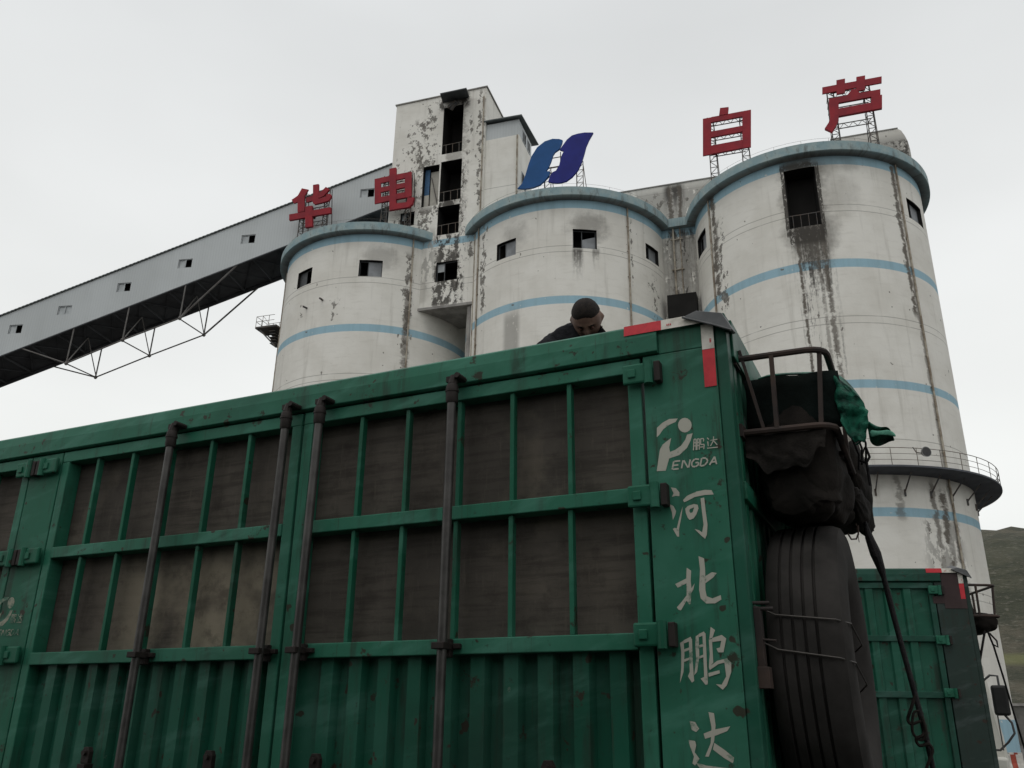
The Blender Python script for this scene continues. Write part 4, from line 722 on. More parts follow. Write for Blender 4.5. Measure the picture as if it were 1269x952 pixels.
    for z in (3.765, 3.452):
        pts = [(.03, .17, z), (.30, .17, z-.005)]+[(.30+.075*math.sin(t), .245-.075*math.cos(t), z-.005) for t in [PI/8*i for i in range(1, 5)]]+[(.375, 1.0, z-.005), (.375, 2.2, z-.005)]+[(.30+.075*math.cos(t), 2.2+.075*math.sin(t), z-.005) for t in [PI/8*i for i in range(1, 5)]]+[(.03, 2.275, z)]
        rk.tube(pts, .0135, 8)
    r = rk.build('basket_rack', M_rust, root)
    for (x, y, x2) in ((.172, .17, .165), (.352, .2, .325), (.372, .8, .372), (.372, 1.4, .372), (.372, 2.0, .372)):
        b = MB(); b.bar((x, y, 3.76), (x2, y, 3.455), .024, .016); b.build('upright', M_rust, r)
    b = MB(); b.bar((.05, .17, 3.80), (.115, .17, 3.46), .017, .012); b.box(.02, .04, .13, .21, 3.73, 3.79); b.box(.02, .04, .13, .21, 3.43, 3.48); b.build('brace', M_rust, r)
    b = MB()
    for y in [.3+.28*i for i in range(8)]: b.bar((.03, y, 3.445), (.375, y, 3.44), .02)
    b.build('basket_floor', M_rust, r)
    # chassis and wheels
    b = MB(); b.box(L_, -.3, .75, .87, 1.0, 1.299); b.box(L_, -.3, 1.63, 1.75, 1.0, 1.299)
    for i in range(6): b.box(L_+.5+i*1.8, L_+.62+i*1.8, .05, 2.45, 1.15, 1.298)
    b.build('chassis', M_poledark, root)
    for i in range(3):
        for y in (.05, 2.1):
            b = MB(); x = L_+1.4+i*1.33
            b.lathe([(.27, 0), (.50, .01), (.525, .05), (.525, .25), (.50, .29), (.27, .3)], 32, 'x', (0, 0, 0)); ww = b.build('wheel', M_rubber, root); ww.rotation_euler = (0, 0, PI/2); ww.location = (x, y, .525)
            b = MB(); b.lathe([(.05, .1), (.26, .06), (.275, .02), (.275, .28), (.26, .24), (.05, .2)], 24, 'x'); b.build('rim', M_plate, ww)
    for y in (.6, 1.9):
        b = MB(); b.bar((-2.2, y, 0), (-2.2, y, 1.3), .12); b.box(-2.35, -2.05, y-.12, y+.12, 0, .03); b.build('landing_leg', M_poledark, root)
    return root
Rm = Matrix(((0.9029744, 0.4296219, -0.0078882), (-0.4296227, 0.9030069, 0.0016839), (0.0078465, 0.0018685, 0.9999675)))
KM = Vector((0.80393, 3.09453, 3.9))
BASE = Matrix.Translation(KM-Rm.col[2]*3.9) @ Rm.to_4x4()
T1 = trailer('green box trailer with brown board windows and white stencilled characters, filling the foreground'); T1.matrix_world = BASE
cp = [c for c in T1.children if c.name.startswith('corner_panel')][0]
for i, k in enumerate(('pengda_logo', 'he', 'bei', 'peng', 'da')):
    b = MB()
    for j, q in enumerate(LETTERS[k]): yy = -.0128-.00012*j; b.add([(x, yy, z) for x, z in q], [tuple(range(len(q)))])
    b.build('stencil_emblem' if i == 0 else 'stencil_character', M_sten, cp)
po = [c for c in T1.children if c.name.startswith('side_post')][0]
b = MB()
for j, q in enumerate(LETTERS['pengda_logo']): yy = -.0128-.00012*j; b.add([(x-3.674, yy, z-.503) for x, z in q if True], [tuple(range(len(q)))])
b.build('stencil_emblem', M_sten2, po)
# second trailer
T2 = trailer('ribbed green trailer parked behind the spare tyre, without board windows', False, 2); T2_post = [c for c in T2.children if c.name.startswith('corner_panel')][0]; T2_post.data.materials[0] = paint('grey_green_corner_paint', (.020, .036, .030), .6, .1); [setattr(c, 'data', c.data.copy()) or c.data.materials.__setitem__(0, T2_post.data.materials[0]) for c in T2.children if c.name.startswith('corner_post')]; T2.location = (4.7109, 9.0456, 0); T2.rotation_euler = (0, 0, math.radians(-6.5))
b = MB(); b.box(-.23, -.066, -.0168, -.0125, 3.50, 3.855); b.box(-.0655, -.013, -.0168, -.0125, 3.50, 3.594); b.box(-.34, -.2305, -.0168, -.0125, 3.55, 3.62); b.build('brown_patch', M_brownp, T2)
# unseen trailer added beside the camera, stretched taller to shade the lettered side
T3 = copy_tree(T2); tag(T3, 'unseen ribbed trailer copy added opposite the lettered one to shade it', 'trailer')
T3.matrix_world = BASE @ Matrix.Translation((-4.4, -4.35, 0)) @ Matrix.Rotation(PI, 4, 'Z') @ Matrix.Diagonal((1, 1, 1.1, 1))
# coal in the first trailer
def at(u, e_, z): return BASE @ Vector((u, e_, z))
b = MB(); nx, ny = 60, 16; vs = []
for j in range(ny+1):
    for i in range(nx+1):
        u = -10.9+10.86*i/nx; e_ = .08+2.36*j/ny
        vs.append(at(u, e_, 2.78+.22*math.sin(PI*j/ny)+.12*mnoise.fractal(Vector((u*1.2, e_*1.4, 0)), 1, 2, 4)-(.25 if i in (0, nx) else 0)))
b.add(vs, [(j*(nx+1)+i, j*(nx+1)+i+1, (j+1)*(nx+1)+i+1, (j+1)*(nx+1)+i) for j in range(ny) for i in range(nx)], True)
struct(b.build('coal', simple('coal', (.02, .02, .021), .6, scale=14, bump=.8, bd=.05)), 'stuff', 'black coal load inside the lettered trailer')

# ------------------------------------------------------------------ spare tyre on the bulkhead
def basething(name, label, cat, u, e_, z, group=None):
    o = thing(name, label, cat, group=group); o.matrix_world = BASE @ Matrix.Translation((u, e_, z)); return o
ty = basething('spare_tyre', 'large worn spare tyre wired upright against the lettered trailer end', 'tyre', 0, .63, 2.60)
b = MB(); Ro = .545; W0, W1 = .052, .33; wd = W1-W0
prof = [(.30, W0+.02), (.40, W0-.0), (.50, W0+.005), (.528, W0+.012), (Ro-.004, W0+.03)]
gr = [.085, .125, .165, .205]
for gx in gr: c_ = W0+gx-.022; prof += [(Ro, c_-.006), (Ro-.013, c_-.003), (Ro-.013, c_+.003), (Ro, c_+.006)]
prof += [(Ro-.001, W0+.235), (Ro-.006, W1-.03), (.530, W1-.012), (.50, W1+.002), (.42, W1+.008), (.34, W1-.004), (.30, W1-.03), (.285, W1-.05), (.285, W0+.05)]
b.lathe(prof, 96, 'x'); tyb = b.build('tyre', M_rubber, ty)
b = MB(); b.lathe([(.284, W0+.04), (.284, W0+.09), (.25, W0+.10), (.15, W0+.14), (.0, W0+.15), (.0, W0+.13), (.14, W0+.12), (.24, W0+.08), (.26, W0+.04)], 40, 'x'); b.build('rim', M_rust, ty)
def ring(zc, dz, r=.004):
    """wire pulled round the tyre from the bulkhead bracket"""
    pts = []; 
    e0 = -.547
    pts.append((-.02, -.62, zc+.02)); pts.append((.04, e0-.02, zc+.015)); 
    for u in (.10, .2, .3): pts.append((u, -math.sqrt(max(.0, (Ro+.006)**2-(zc+dz*u)**2)), zc+dz*u))
    for q in (.05, .15, .3, .45): pts.append((W1+.012, -math.sqrt(max(.0, .53**2-(zc+dz*.33)**2))+q, zc+dz*(.33+q*.9)))
    pts.append((W1-.03, .05, zc+dz*.9)); 
    return pts
for k, (zc, dz) in enumerate(((.16, -.12), (.045, -.16))):
    b = MB(); b.tube(ring(zc, dz), .0034, 6); b.build('tie_wire', M_wire, ty)
b = MB(); b.box(.035, .06, -.60, -.555, -.06, .17); b.box(.03, .075, -.615, -.56, -.10, -.03); b.tube([(.0, -.6, .165), (.10, -.575, .165)], .008, 6); b.tube([(.0, -.6, .185), (.09, -.58, .185)], .007, 6); b.tube([(.06, -.59, .06), (.105, -.6, .055)], .005, 6)
b.box(-.0, .034, -.61, -.58, .03, .05); b.build('bracket', M_rust, ty, .002)

# ------------------------------------------------------------------ tarpaulin and canvas bundle in the basket
def lump(name, mat, parent, loops, n=64, amp=.02, fr=6., sub=1, seed=0., twist=0.):
    """closed bag through a list of (e, [(u, z) section centre], ru, rz) rings along the basket"""
    b = MB(); vs = []
    for (ey, cu, cz, ru, rz_, sq) in loops:
        for k in range(n):
            t = 2*PI*k/n; cx, sx = math.cos(t), math.sin(t)
            px = cu+ru*math.copysign(abs(cx)**sq, cx); pz = cz+rz_*math.copysign(abs(sx)**sq, sx)
            nn_ = mnoise.fractal(Vector((px*fr+seed, ey*fr*.7, pz*fr)), 1, 2, 4); w_ = mnoise.fractal(Vector((px*5+seed, ey*3, pz*5)), 1, 2, 3)*2.2; fold = (1-abs(math.sin(t*3+ey*9+seed+w_))**.5)*.9+(1-abs(math.sin(t*7-ey*13+w_*2))**.6)*.35-.5
            px += (nn_*amp+fold*amp)*cx; pz += (nn_*amp+fold*amp)*sx; vs.append((px, ey+nn_*amp*.8, pz))
    m_ = len(loops); vs += [(loops[0][1], loops[0][0]-.02, loops[0][2]), (loops[-1][1], loops[-1][0]+.02, loops[-1][2])]
    fs = [(i*n+k, i*n+(k+1) % n, (i+1)*n+(k+1) % n, (i+1)*n+k) for i in range(m_-1) for k in range(n)]
    fs += [(m_*n, (k+1) % n, k) for k in range(n)]+[(m_*n+1, (m_-1)*n+k, (m_-1)*n+(k+1) % n) for k in range(n)]
    b.add(vs, fs, True); return b.build(name, mat, parent, sub=sub)
def sec(es, cu, cz, ru, rz_, sq=.8):
    out = []; n = len(es)
    for i, e_ in enumerate(es):
        t = i/(n-1); k = min(1, .55+2.2*min(t, 1-t)); out.append((e_, cu, cz, ru*k, rz_*k, sq))
    return out
es = [.23+.058*i for i in range(27)]
cv = basething('canvas_roll', 'dark brown canvas bundle sagging through the basket rack above the spare tyre', 'canvas bundle', 0, 0, 0)
lump('bundle', M_canvas, cv, [(e_, .205+.01*math.sin(i*.9), 3.355+(e_-.2)*.13, .158*min(1, .93+.05*i), .25*min(1, .93+.04*i), .55) for i, e_ in enumerate(es)], amp=.022, seed=1)
lump('sagging_fold', M_canvas, cv, [(e_, .205+.012*math.sin(i*1.3), 3.225+(e_-.2)*.14, .165*min(1, .8+.08*i)*(1-max(0, i-23)*.15), .125, .75) for i, e_ in enumerate(es)], amp=.03, seed=4, fr=8)
lump('rolled_end', M_canvas, cv, [(.95+.08*i, .375, 3.46-.005*i, .055*k, .20*k, .9) for i, k in enumerate((.6, .9, 1, 1, 1, 1, .9, .6))], amp=.015, seed=9, fr=9)
lump('rolled_end', M_canvas, cv, [(.80+.08*i, .37, 3.30, .05*k, .085*k, .9) for i, k in enumerate((.6, .9, 1, 1, 1, .9, .6))], amp=.012, seed=12, fr=9)
b = MB(); vs = []
for i in range(25):
    s_ = i/24; u = .035+.315*s_
    for j in range(15):
        t = j/14; hang = .10+.10*math.sin(s_*2.6+.3)+.03*mnoise.noise(Vector((s_*6, 0, 4)))
        y = .205-.022*math.sin(min(1, t*3)*PI/2)-.014*abs(math.sin(s_*11+t*2.+mnoise.noise(Vector((s_*4, t*3, 1)))*3))*t+(.07*max(0, 1-t*5))
        z = 3.468+.004*math.sin(s_*15)-(hang*max(0, t-.08))+.018*mnoise.fractal(Vector((u*14, t*3, 0)), 1, 2, 4)*t
        vs.append((u-.02*t*s_, y, z))
b.add(vs, [(i*15+j, i*15+j+1, (i+1)*15+j+1, (i+1)*15+j) for i in range(24) for j in range(14)], True)
o = b.build('hanging_fold', cloth('faded_brown_canvas', (.022, .019, .017), (.010, .009, .008), .9, 9.), cv); sm_ = o.modifiers.new('thick', 'SOLIDIFY'); sm_.thickness = .005; q = o.modifiers.new('sub', 'SUBSURF'); q.levels = q.render_levels = 1
tp = basething('green_tarp', 'green tarpaulin draped over the bundle, one pale corner sticking out to the right', 'tarpaulin', 0, 0, 0)
# draped sheet: section in (u, z) swept along e
sect = [(.04, 3.62), (.05, 3.77), (.07, 3.812), (.15, 3.812), (.25, 3.80), (.345, 3.785), (.39, 3.755), (.425, 3.705), (.462, 3.645), (.478, 3.60), (.47, 3.54), (.455, 3.49), (.43, 3.48)]
b = MB(); ne = 30; vs = []
for i in range(ne+1):
    e_ = .235+.42*i/ne
    for j, (u, z) in enumerate(sect):
        q = mnoise.fractal(Vector((u*7, e_*4.5, z*7)), 1, 2, 4); f_ = (math.sin(e_*19+z*9)*.010+math.sin(e_*37+u*20)*.005)*(1 if j > 5 else .15)
        drop = 0
        vs.append((u+f_+q*.016+(.5-e_)*.06, e_+.012+q*.02, z+(e_-.5)*.39+q*.010*(1 if j > 5 else .4)+f_*.5+drop))
m_ = len(sect); b.add(vs, [(i*m_+j, i*m_+j+1, (i+1)*m_+j+1, (i+1)*m_+j) for i in range(ne) for j in range(m_-1)], True)
o = b.build('drape', M_tarp, tp); sm_ = o.modifiers.new('thick', 'SOLIDIFY'); sm_.thickness = .008; q = o.modifiers.new('sub', 'SUBSURF'); q.levels = q.render_levels = 1
# near hanging front flap of the tarp, shaded basket interior painted in as black
b = MB(); vs = []
for i in range(13):
    u = .045+.36*i/12
    for j in range(6):
        z = 3.684-.014*i/12-.225*j/5; vs.append((u+math.sin(z*30+i)*.004, .232+.010*math.sin(i*1.1+j*.4)+j*.003, z+.010))
b.add(vs, [(i*6+j, i*6+j+1, (i+1)*6+j+1, (i+1)*6+j) for i in range(12) for j in range(5)], True)
o = b.build('front_fold', cloth('dark_basket_inside', (.006, .010, .009), (.004, .006, .005), .9), tp); sm_ = o.modifiers.new('thick', 'SOLIDIFY'); sm_.thickness = .006
# flap hanging over the rack's outer rail
b = MB(); vs = []
outer = [(.398, 3.672), (.444, 3.612), (.488, 3.530), (.497, 3.493), (.487, 3.43), (.468, 3.382)]; inner = [(.352, 3.676), (.372, 3.61), (.384, 3.54), (.392, 3.49), (.408, 3.43), (.432, 3.385)]
for i in range(21):
    t = i/20*5; k = min(4, int(t)); fr = t-k
    ou = [outer[k][c]*(1-fr)+outer[k+1][c]*fr for c in (0, 1)]; inn = [inner[k][c]*(1-fr)+inner[k+1][c]*fr for c in (0, 1)]
    for j in range(9):
        s_ = j/8; u = inn[0]*(1-s_)+ou[0]*s_; z = inn[1]*(1-s_)+ou[1]*s_
        vs.append((u+.004*math.sin(i*1.7+j), .235+.014*math.sin(s_*7+i*.35)+.03*mnoise.fractal(Vector((u*22, z*22, 2)), 1, 2, 4), z))
b.add(vs, [(i*9+j, i*9+j+1, (i+1)*9+j+1, (i+1)*9+j) for i in range(20) for j in range(8)], True)
o = b.build('side_flap', M_tarp, tp); sm_ = o.modifiers.new('thick', 'SOLIDIFY'); sm_.thickness = .007; q = o.modifiers.new('sub', 'SUBSURF'); q.levels = q.render_levels = 1
# corner sticking out
b = MB(); vs = []
rows = [[(.46, 3.575), (.475, 3.54), (.478, 3.50), (.474, 3.468)], [(.492, 3.545), (.50, 3.52), (.502, 3.49), (.495, 3.472)], [(.52, 3.52), (.53, 3.505), (.527, 3.485), (.52, 3.47)], [(.545, 3.505), (.555, 3.497), (.556, 3.482), (.552, 3.468)], [(.562, 3.49), (.57, 3.483), (.572, 3.474), (.57, 3.464)]]
for i, r_ in enumerate(rows):
    for j, (u, z) in enumerate(r_): vs.append((u, .5+.05*math.sin(i*1.3+j*1.9)+.03*j, z+.006*math.sin(i*2.1+j)))
b.add(vs, [(i*4+j, i*4+j+1, (i+1)*4+j+1, (i+1)*4+j) for i in range(4) for j in range(3)], True)
o = b.build('loose_corner', M_tarp, tp); sm_ = o.modifiers.new('thick', 'SOLIDIFY'); sm_.thickness = .007; q = o.modifiers.new('sub', 'SUBSURF'); q.levels = q.render_levels = 2
b = MB(); vs = []
rows = [[(.482, 3.50), (.478, 3.462)], [(.505, 3.492), (.505, 3.466)], [(.53, 3.484), (.532, 3.464)], [(.552, 3.484), (.556, 3.460)], [(.574, 3.478), (.576, 3.458)]]
for i, r_ in enumerate(rows):
    for j, (u, z) in enumerate(r_): vs.append((u, .47+.02*math.sin(i*1.9+j), z+.004*math.sin(i*2.7)))
b.add(vs, [(i*2, i*2+1, i*2+3, i*2+2) for i in range(4)], True)
o = b.build('pale_hem', M_tarpin, tp); sm_ = o.modifiers.new('thick', 'SOLIDIFY'); sm_.thickness = .01; q = o.modifiers.new('sub', 'SUBSURF'); q.levels = q.render_levels = 2
# straps
def ribbon(b, pts, ws, th=.006):
    for (p, q), (w0, w1) in zip(zip(pts, pts[1:]), zip(ws, ws[1:])):
        p, q = Vector(p), Vector(q)
        b.add([p+Vector((-w0, 0, 0)), p+Vector((w0, 0, 0)), q+Vector((w1, 0, 0)), q+Vector((-w1, 0, 0)), p+Vector((-w0, th, 0)), p+Vector((w0, th, 0)), q+Vector((w1, th, 0)), q+Vector((-w1, th, 0))],
              [(0, 1, 2, 3), (7, 6, 5, 4), (0, 4, 5, 1), (1, 5, 6, 2), (2, 6, 7, 3), (3, 7, 4, 0)])
st = basething('tie_down_strap', 'black twisted strap running from the bundle down past the spare tyre', 'strap', 0, 0, 0)
b = MB(); P = [(.372, 1.0, 3.42), (.384, 1.0, 3.30), (.392, 1., 3.235), (.402, 1, 3.16), (.418, 1, 3.09), (.432, 1, 3.02), (.437, 1, 2.985), (.446, 1, 2.9), (.462, 1, 2.75), (.486, 1, 2.55), (.506, 1, 2.38), (.518, 1, 2.2), (.525, 1., 1.9)]
b.tube(P, [.012, .014, .008, .020, .026, .018, .012, .0135, .012, .012, .012, .011, .011], 10, squash=.95); b.build('webbing', M_strap, st)
b = MB(); 
def loops(pts, n=6):
    out = []
    for i in range(len(pts)-1):
        p = [Vector(pts[max(0, min(len(pts)-1, i+k))]) for k in (-1, 0, 1, 2)]
        for k in range(n):
            t = k/n; out.append(.5*((2*p[1])+(p[2]-p[0])*t+(2*p[0]-5*p[1]+4*p[2]-p[3])*t*t+(-p[0]+3*p[1]-3*p[2]+p[3])*t**3))
    return out+[Vector(pts[-1])]
b.tube(loops([(.492, .97, 2.50), (.470, .96, 2.45), (.452, .96, 2.41), (.462, .95, 2.39), (.497, .96, 2.40), (.512, .97, 2.385), (.500, .95, 2.35), (.472, .95, 2.335), (.480, .96, 2.31), (.515, .97, 2.315), (.525, .97, 2.29), (.505, .96, 2.25), (.49, .96, 2.22)]), .0065, 6); b.tube(loops([(.498, .96, 2.44), (.476, .95, 2.43), (.463, .95, 2.36), (.49, .95, 2.33), (.512, .95, 2.36), (.505, .96, 2.42)]), .0055, 6)
b.build('loose_rope', M_canvas, st)
b = MB()
for dx, z0, z1 in ((0, 3.50, 3.38), (.018, 3.52, 3.40), (-.015, 3.47, 3.36)): b.tube([(.425+dx, .6, z0+.03), (.44+dx, .6, (z0+z1)/2+.02), (.432+dx, .6, z1+.01)], .005, 6)
b.tube([(.425, .6, 3.41), (.45, .6, 3.395), (.465, .6, 3.42), (.455, .6, 3.47), (.44, .6, 3.44)], .006, 6); b.tube([(.45, .6, 3.42), (.452, .6, 3.30)], .0065, 6)
b.build('strap_end', M_strap, st)
b = MB(); b.tube([(.335, .7, 3.13), (.345, .7, 3.105), (.365, .7, 3.105), (.375, .7, 3.125), (.378, .7, 3.16)], .004, 6); b.tube([(.372, .7, 3.17), (.374, .7, 3.09)], .0015, 4); b.build('hook', M_rust, st)

# ------------------------------------------------------------------ things hanging on the second trailer
b2 = Matrix.Translation((4.7109, 9.0456, 0)) @ Matrix.Rotation(math.radians(-6.5), 4, 'Z')
c2 = thing('canvas_roll', 'small dark bundle in the rack of the ribbed trailer at far right', 'canvas bundle'); c2.matrix_world = b2
lump('bundle', M_canvas, c2, [(.22+.12*i, .235, 3.40, .165*k, .11*k, .8) for i, k in enumerate((.8, 1, 1, 1, 1, .9, .6))], amp=.02, seed=3)
lump('hanging_end', M_canvas, c2, [(.2+.03*i, .09, 3.22, .05*k, .33*k, .9) for i, k in enumerate((.7, 1, 1, .7))], amp=.02, seed=5)
s2_ = thing('tie_down_strap', 'thin dark strap slanting down from the rack of the ribbed trailer', 'strap'); s2_.matrix_world = b2
b = MB(); b.tube([(.225, .2, 3.30), (.26, .2, 3.15), (.30, .2, 2.85), (.345, .2, 2.45), (.385, .2, 2.15), (.40, .2, 1.9)], .018, 8, squash=.4); b.tube([(.24, .2, 3.28), (.30, .2, 3.2), (.30, .2, 3.14), (.25, .2, 3.17)], .009, 6); b.tube([(.2, .2, 3.3), (.1, .2, 3.0)], .012, 6); b.build('webbing', M_strap, s2_)
# white cab behind it
M_cab = simple('white_cab_paint', (.62, .61, .56), .35, scale=2., c2=(.5, .49, .44), bump=.03)
M_glass = simple('dark_cab_glass', (.02, .024, .028), .08, bump=0)
cb = thing('truck_cab', 'white truck cab mostly hidden behind the ribbed trailer, a black mirror on its arm', 'truck', (6.10, 11.75, 0), math.radians(-25))
# local: x to the right in the picture, front towards -y, right edge at x=0
pr = [(0, .95), (0, 1.9), (-.02, 2.25), (-.10, 2.95), (-.22, 3.15), (-2.28, 3.15), (-2.40, 2.95), (-2.48, 2.25), (-2.5, 1.9), (-2.5, .95)]
b = MB(); n = len(pr)
vs = [(x, (0.0 if z < 2 else (z-1.95)*.13), z) for x, z in pr]+[(x, 2.1, z) for x, z in pr]
b.add(vs, [tuple(range(n)), tuple(range(2*n-1, n-1, -1))]+[(i, (i+1) % n, (i+1) % n+n, i+n) for i in range(n)]); cbb = b.build('body', M_cab, cb, .04); cbb.location.x = .19
b = MB(); b.add([(-.12, .0, 2.05), (-2.38, .0, 2.05), (-2.3, .10, 2.85), (-.2, .10, 2.85), (-.12, .04, 2.05), (-2.38, .04, 2.05), (-2.3, .14, 2.85), (-.2, .14, 2.85)], [(0, 1, 2, 3), (7, 6, 5, 4), (0, 4, 5, 1), (1, 5, 6, 2), (2, 6, 7, 3), (3, 7, 4, 0)]); b.build('windscreen', M_glass, cb)
b = MB(); b.box(-.003, .012, .35, 1.35, 2.05, 2.75); b.build('side_window', M_glass, cb)
b = MB(); b.box(-2.52, .1, -.22, .0, .45, 1.0); b.box(-.28, .16, -.30, .25, 1.55, 2.02); b.build('bumper', M_cab, cb, .03)
for x in (-.45, -2.3):
    b = MB(); b.box(x, x+.3, -.25, -.221, .65, .85); b.build('headlight', M_pane2, cb, .01)
for x in (-.35, -2.15):
    b = MB(); b.lathe([(.25, 0), (.48, .01), (.5, .05), (.5, .25), (.25, .28)], 28, 'x'); ww = b.build('wheel', M_rubber, cb); ww.location = (x, 1.0, .5)
mi = MB(); mi.box(.10, .28, -.28, -.2, 2.50, 2.86); mirror = mi.build('mirror', simple('black_plastic', (.02, .02, .02), .45), cb, .03)
b = MB(); b.tube([(-.06, .0, 2.84), (.12, -.2, 2.98), (.2, -.24, 2.97), (.2, -.24, 2.84)], .014, 8); b.tube([(.2, -.24, 2.52), (.27, -.24, 2.42), (.28, -.24, 2.3), (.2, -.22, 2.2), (.1, -.1, 2.1), (.02, 0, 2.1)], .014, 8); b.tube([(.13, -.2, 2.85), (.13, -.2, 2.1)], .009, 6); b.build('mirror_arm', M_steel, mirror)
# barriers on the yard and retaining wall
M_bw = simple('white_barrier_paint', (.5, .48, .44), .7, scale=3); M_br = simple('red_barrier_paint', (.3, .06, .04), .7, scale=3)
for i, (x, y) in enumerate(((29.0, 53.6), (30.15, 53.2), (31.3, 52.8), (32.4, 57.0), (31.2, 57.4))):
    bt = thing('barrier', 'low red and white concrete barrier on the yard at the foot of the right silo', 'barrier', (x, y, 0), math.radians(-12+7*i), 'red and white barriers by the silo')
    b = MB(); b.prism([(-.3, 0), (.3, 0), (.14, .35), (.1, .8), (-.1, .8), (-.14, .35)], lambda a, c, d: (d, a, c), -.5, -.14); b.prism([(-.3, 0), (.3, 0), (.14, .35), (.1, .8), (-.1, .8), (-.14, .35)], lambda a, c, d: (d, a, c), .14, .5); b.build('white_end', M_bw, bt, .02)
    b = MB(); b.prism([(-.3, 0), (.3, 0), (.14, .35), (.1, .8), (-.1, .8), (-.14, .35)], lambda a, c, d: (d, a, c), -.139, .139); b.build('red_middle', M_br, bt)
rw = thing('retaining_wall', 'grey stone retaining wall at the foot of the hill', 'wall', (75, 112, 0), math.radians(-20))
b = MB(); b.box(-32, 60, 0, 1, 0, 4.6); b.build('wall', simple('grey_stone', (.16, .155, .145), .9, scale=.6, c2=(.10, .1, .09), bump=.5, bd=.05), rw)
b = MB(); b.box(-32.2, 60.2, -.15, 1.1, 4.602, 4.9); b.build('coping', M_conc, rw)
# ------------------------------------------------------------------ the man leaning over inside the trailer
def skin(name, pts, edges, mat, parent, sub=2, root=0):
    me = bpy.data.meshes.new(name); me.from_pydata([p[0] for p in pts], edges, []); o = bpy.data.objects.new(name, me); COL.objects.link(o); o.parent = parent
    o.modifiers.new('skin', 'SKIN'); me.skin_vertices or None
    if not me.skin_vertices:
        bm = bmesh.new(); bm.from_mesh(me); bm.verts.layers.skin.verify(); bm.to_mesh(me); bm.free()
    for i, p in enumerate(pts): me.skin_vertices[0].data[i].radius = p[1] if isinstance(p[1], tuple) else (p[1], p[1])
    me.skin_vertices[0].data[root].use_root = True
    s_ = o.modifiers.new('sub', 'SUBSURF'); s_.levels = s_.render_levels = sub; me.materials.append(mat); o.modifiers['skin'].use_smooth_shade = True
    return o
M_skin = simple('skin', (.18, .11, .083), .6, scale=14, c2=(.12, .073, .056), bump=.05)
M_hair = simple('short_black_hair', (.012, .010, .009), .85, scale=60, c2=(.022, .017, .014), bump=.6, bd=.004)
M_jacket = cloth('black_jacket', (.016, .016, .019), (.009, .009, .011), .85, 7)
M_trous = cloth('dark_trousers', (.02, .02, .025), (.012, .012, .015), .85, 7)
M_eye = simple('eyelid', (.10, .05, .038), .8)
# person frame: x = right in the picture, -y = towards the camera
pu_, pe_ = -.90, .95
org = at(pu_, pe_, 3.035); dcam = Vector((0, 0, 0))-Vector((org.x, org.y, 0)); ya = math.atan2(dcam.y, dcam.x)+PI/2
pn = thing('person', 'man with short black hair in a black jacket bending over inside the lettered trailer', 'person', org, ya)
ZG = 2.95
HC = Vector((.003, -.06, 1.402))      # head centre
# joints (x right, y away, z)
J = dict(pel=(-.17, .60, .93), waist=(-.17, .46, 1.09), chest=(-.15, .29, 1.29), up=(-.08, .15, 1.36), neck=(-.025, .06, 1.36), head=(.0, -.01, 1.37))
sL, sR = (-.195, .12, 1.285), (.075, .08, 1.30); eL, eR = (-.33, -.09, 1.02), (.22, -.13, 1.0); hL, hR = (-.20, -.27, .83), (.12, -.31, .84)
kL, kR = (-.27, .30, .50), (-.06, .31, .50); aL, aR = (-.26, .45, .08), (-.06, .46, .08); tL, tR = (-.26, .26, .04), (-.06, .27, .04)
pts = [(J['pel'], .13), (J['waist'], .12), (J['chest'], (.14, .12)), (J['up'], .11), (J['neck'], .062), (J['head'], .06),
       (sL, .062), (eL, .047), (hL, .03), (sR, .062), (eR, .047), (hR, .03), (kL, .06), (aL, .042), (tL, .035), (kR, .06), (aR, .042), (tR, .035), ((-.25, .57, .86), .095), ((-.09, .57, .86), .095)]
ed = [(0, 1), (1, 2), (2, 3), (3, 4), (4, 5), (3, 6), (6, 7), (7, 8), (3, 9), (9, 10), (10, 11), (0, 18), (18, 12), (12, 13), (13, 14), (0, 19), (19, 15), (15, 16), (16, 17)]
for hand, sx in ((8, 1), (11, -1)):
    h0 = Vector(pts[hand][0]); pi_ = len(pts); pts.append((tuple(h0+Vector((0, -.06, -.04))), (.034, .018))); ed.append((hand, pi_))
    for f_ in range(4):
        a_ = Vector(((f_-1.5)*.019, -.045, -.03)); l_ = (.032, .038, .036, .028)[f_]; p0 = h0+Vector((0, -.06, -.04))+a_
        i0 = len(pts); pts += [(tuple(p0), .009), (tuple(p0+Vector((0, -l_, -l_*.7))), .0085), (tuple(p0+Vector((0, -l_*1.3, -l_*1.9))), .0075)]; ed += [(pi_, i0), (i0, i0+1), (i0+1, i0+2)]
    i0 = len(pts); p0 = h0+Vector((sx*.035, -.035, -.03)); pts += [(tuple(p0), .012), (tuple(p0+Vector((sx*.02, -.035, -.015))), .010)]; ed += [(hand, i0), (i0, i0+1)]
body = skin('body', pts, ed, M_skin, pn)
def ico(sub): 
    bm = bmesh.new(); bmesh.ops.create_icosphere(bm, subdivisions=sub, radius=1.); v = [x.co.copy() for x in bm.verts]; f = [tuple(q.index for q in fc.verts) for fc in bm.faces]; bm.free(); return v, f
hv, hf = ico(5)
def G(v, c, r): d = ((v[0]-c[0])/r[0])**2+((v[1]-c[1])/r[1])**2+((v[2]-c[2])/r[2])**2; return math.exp(-d)
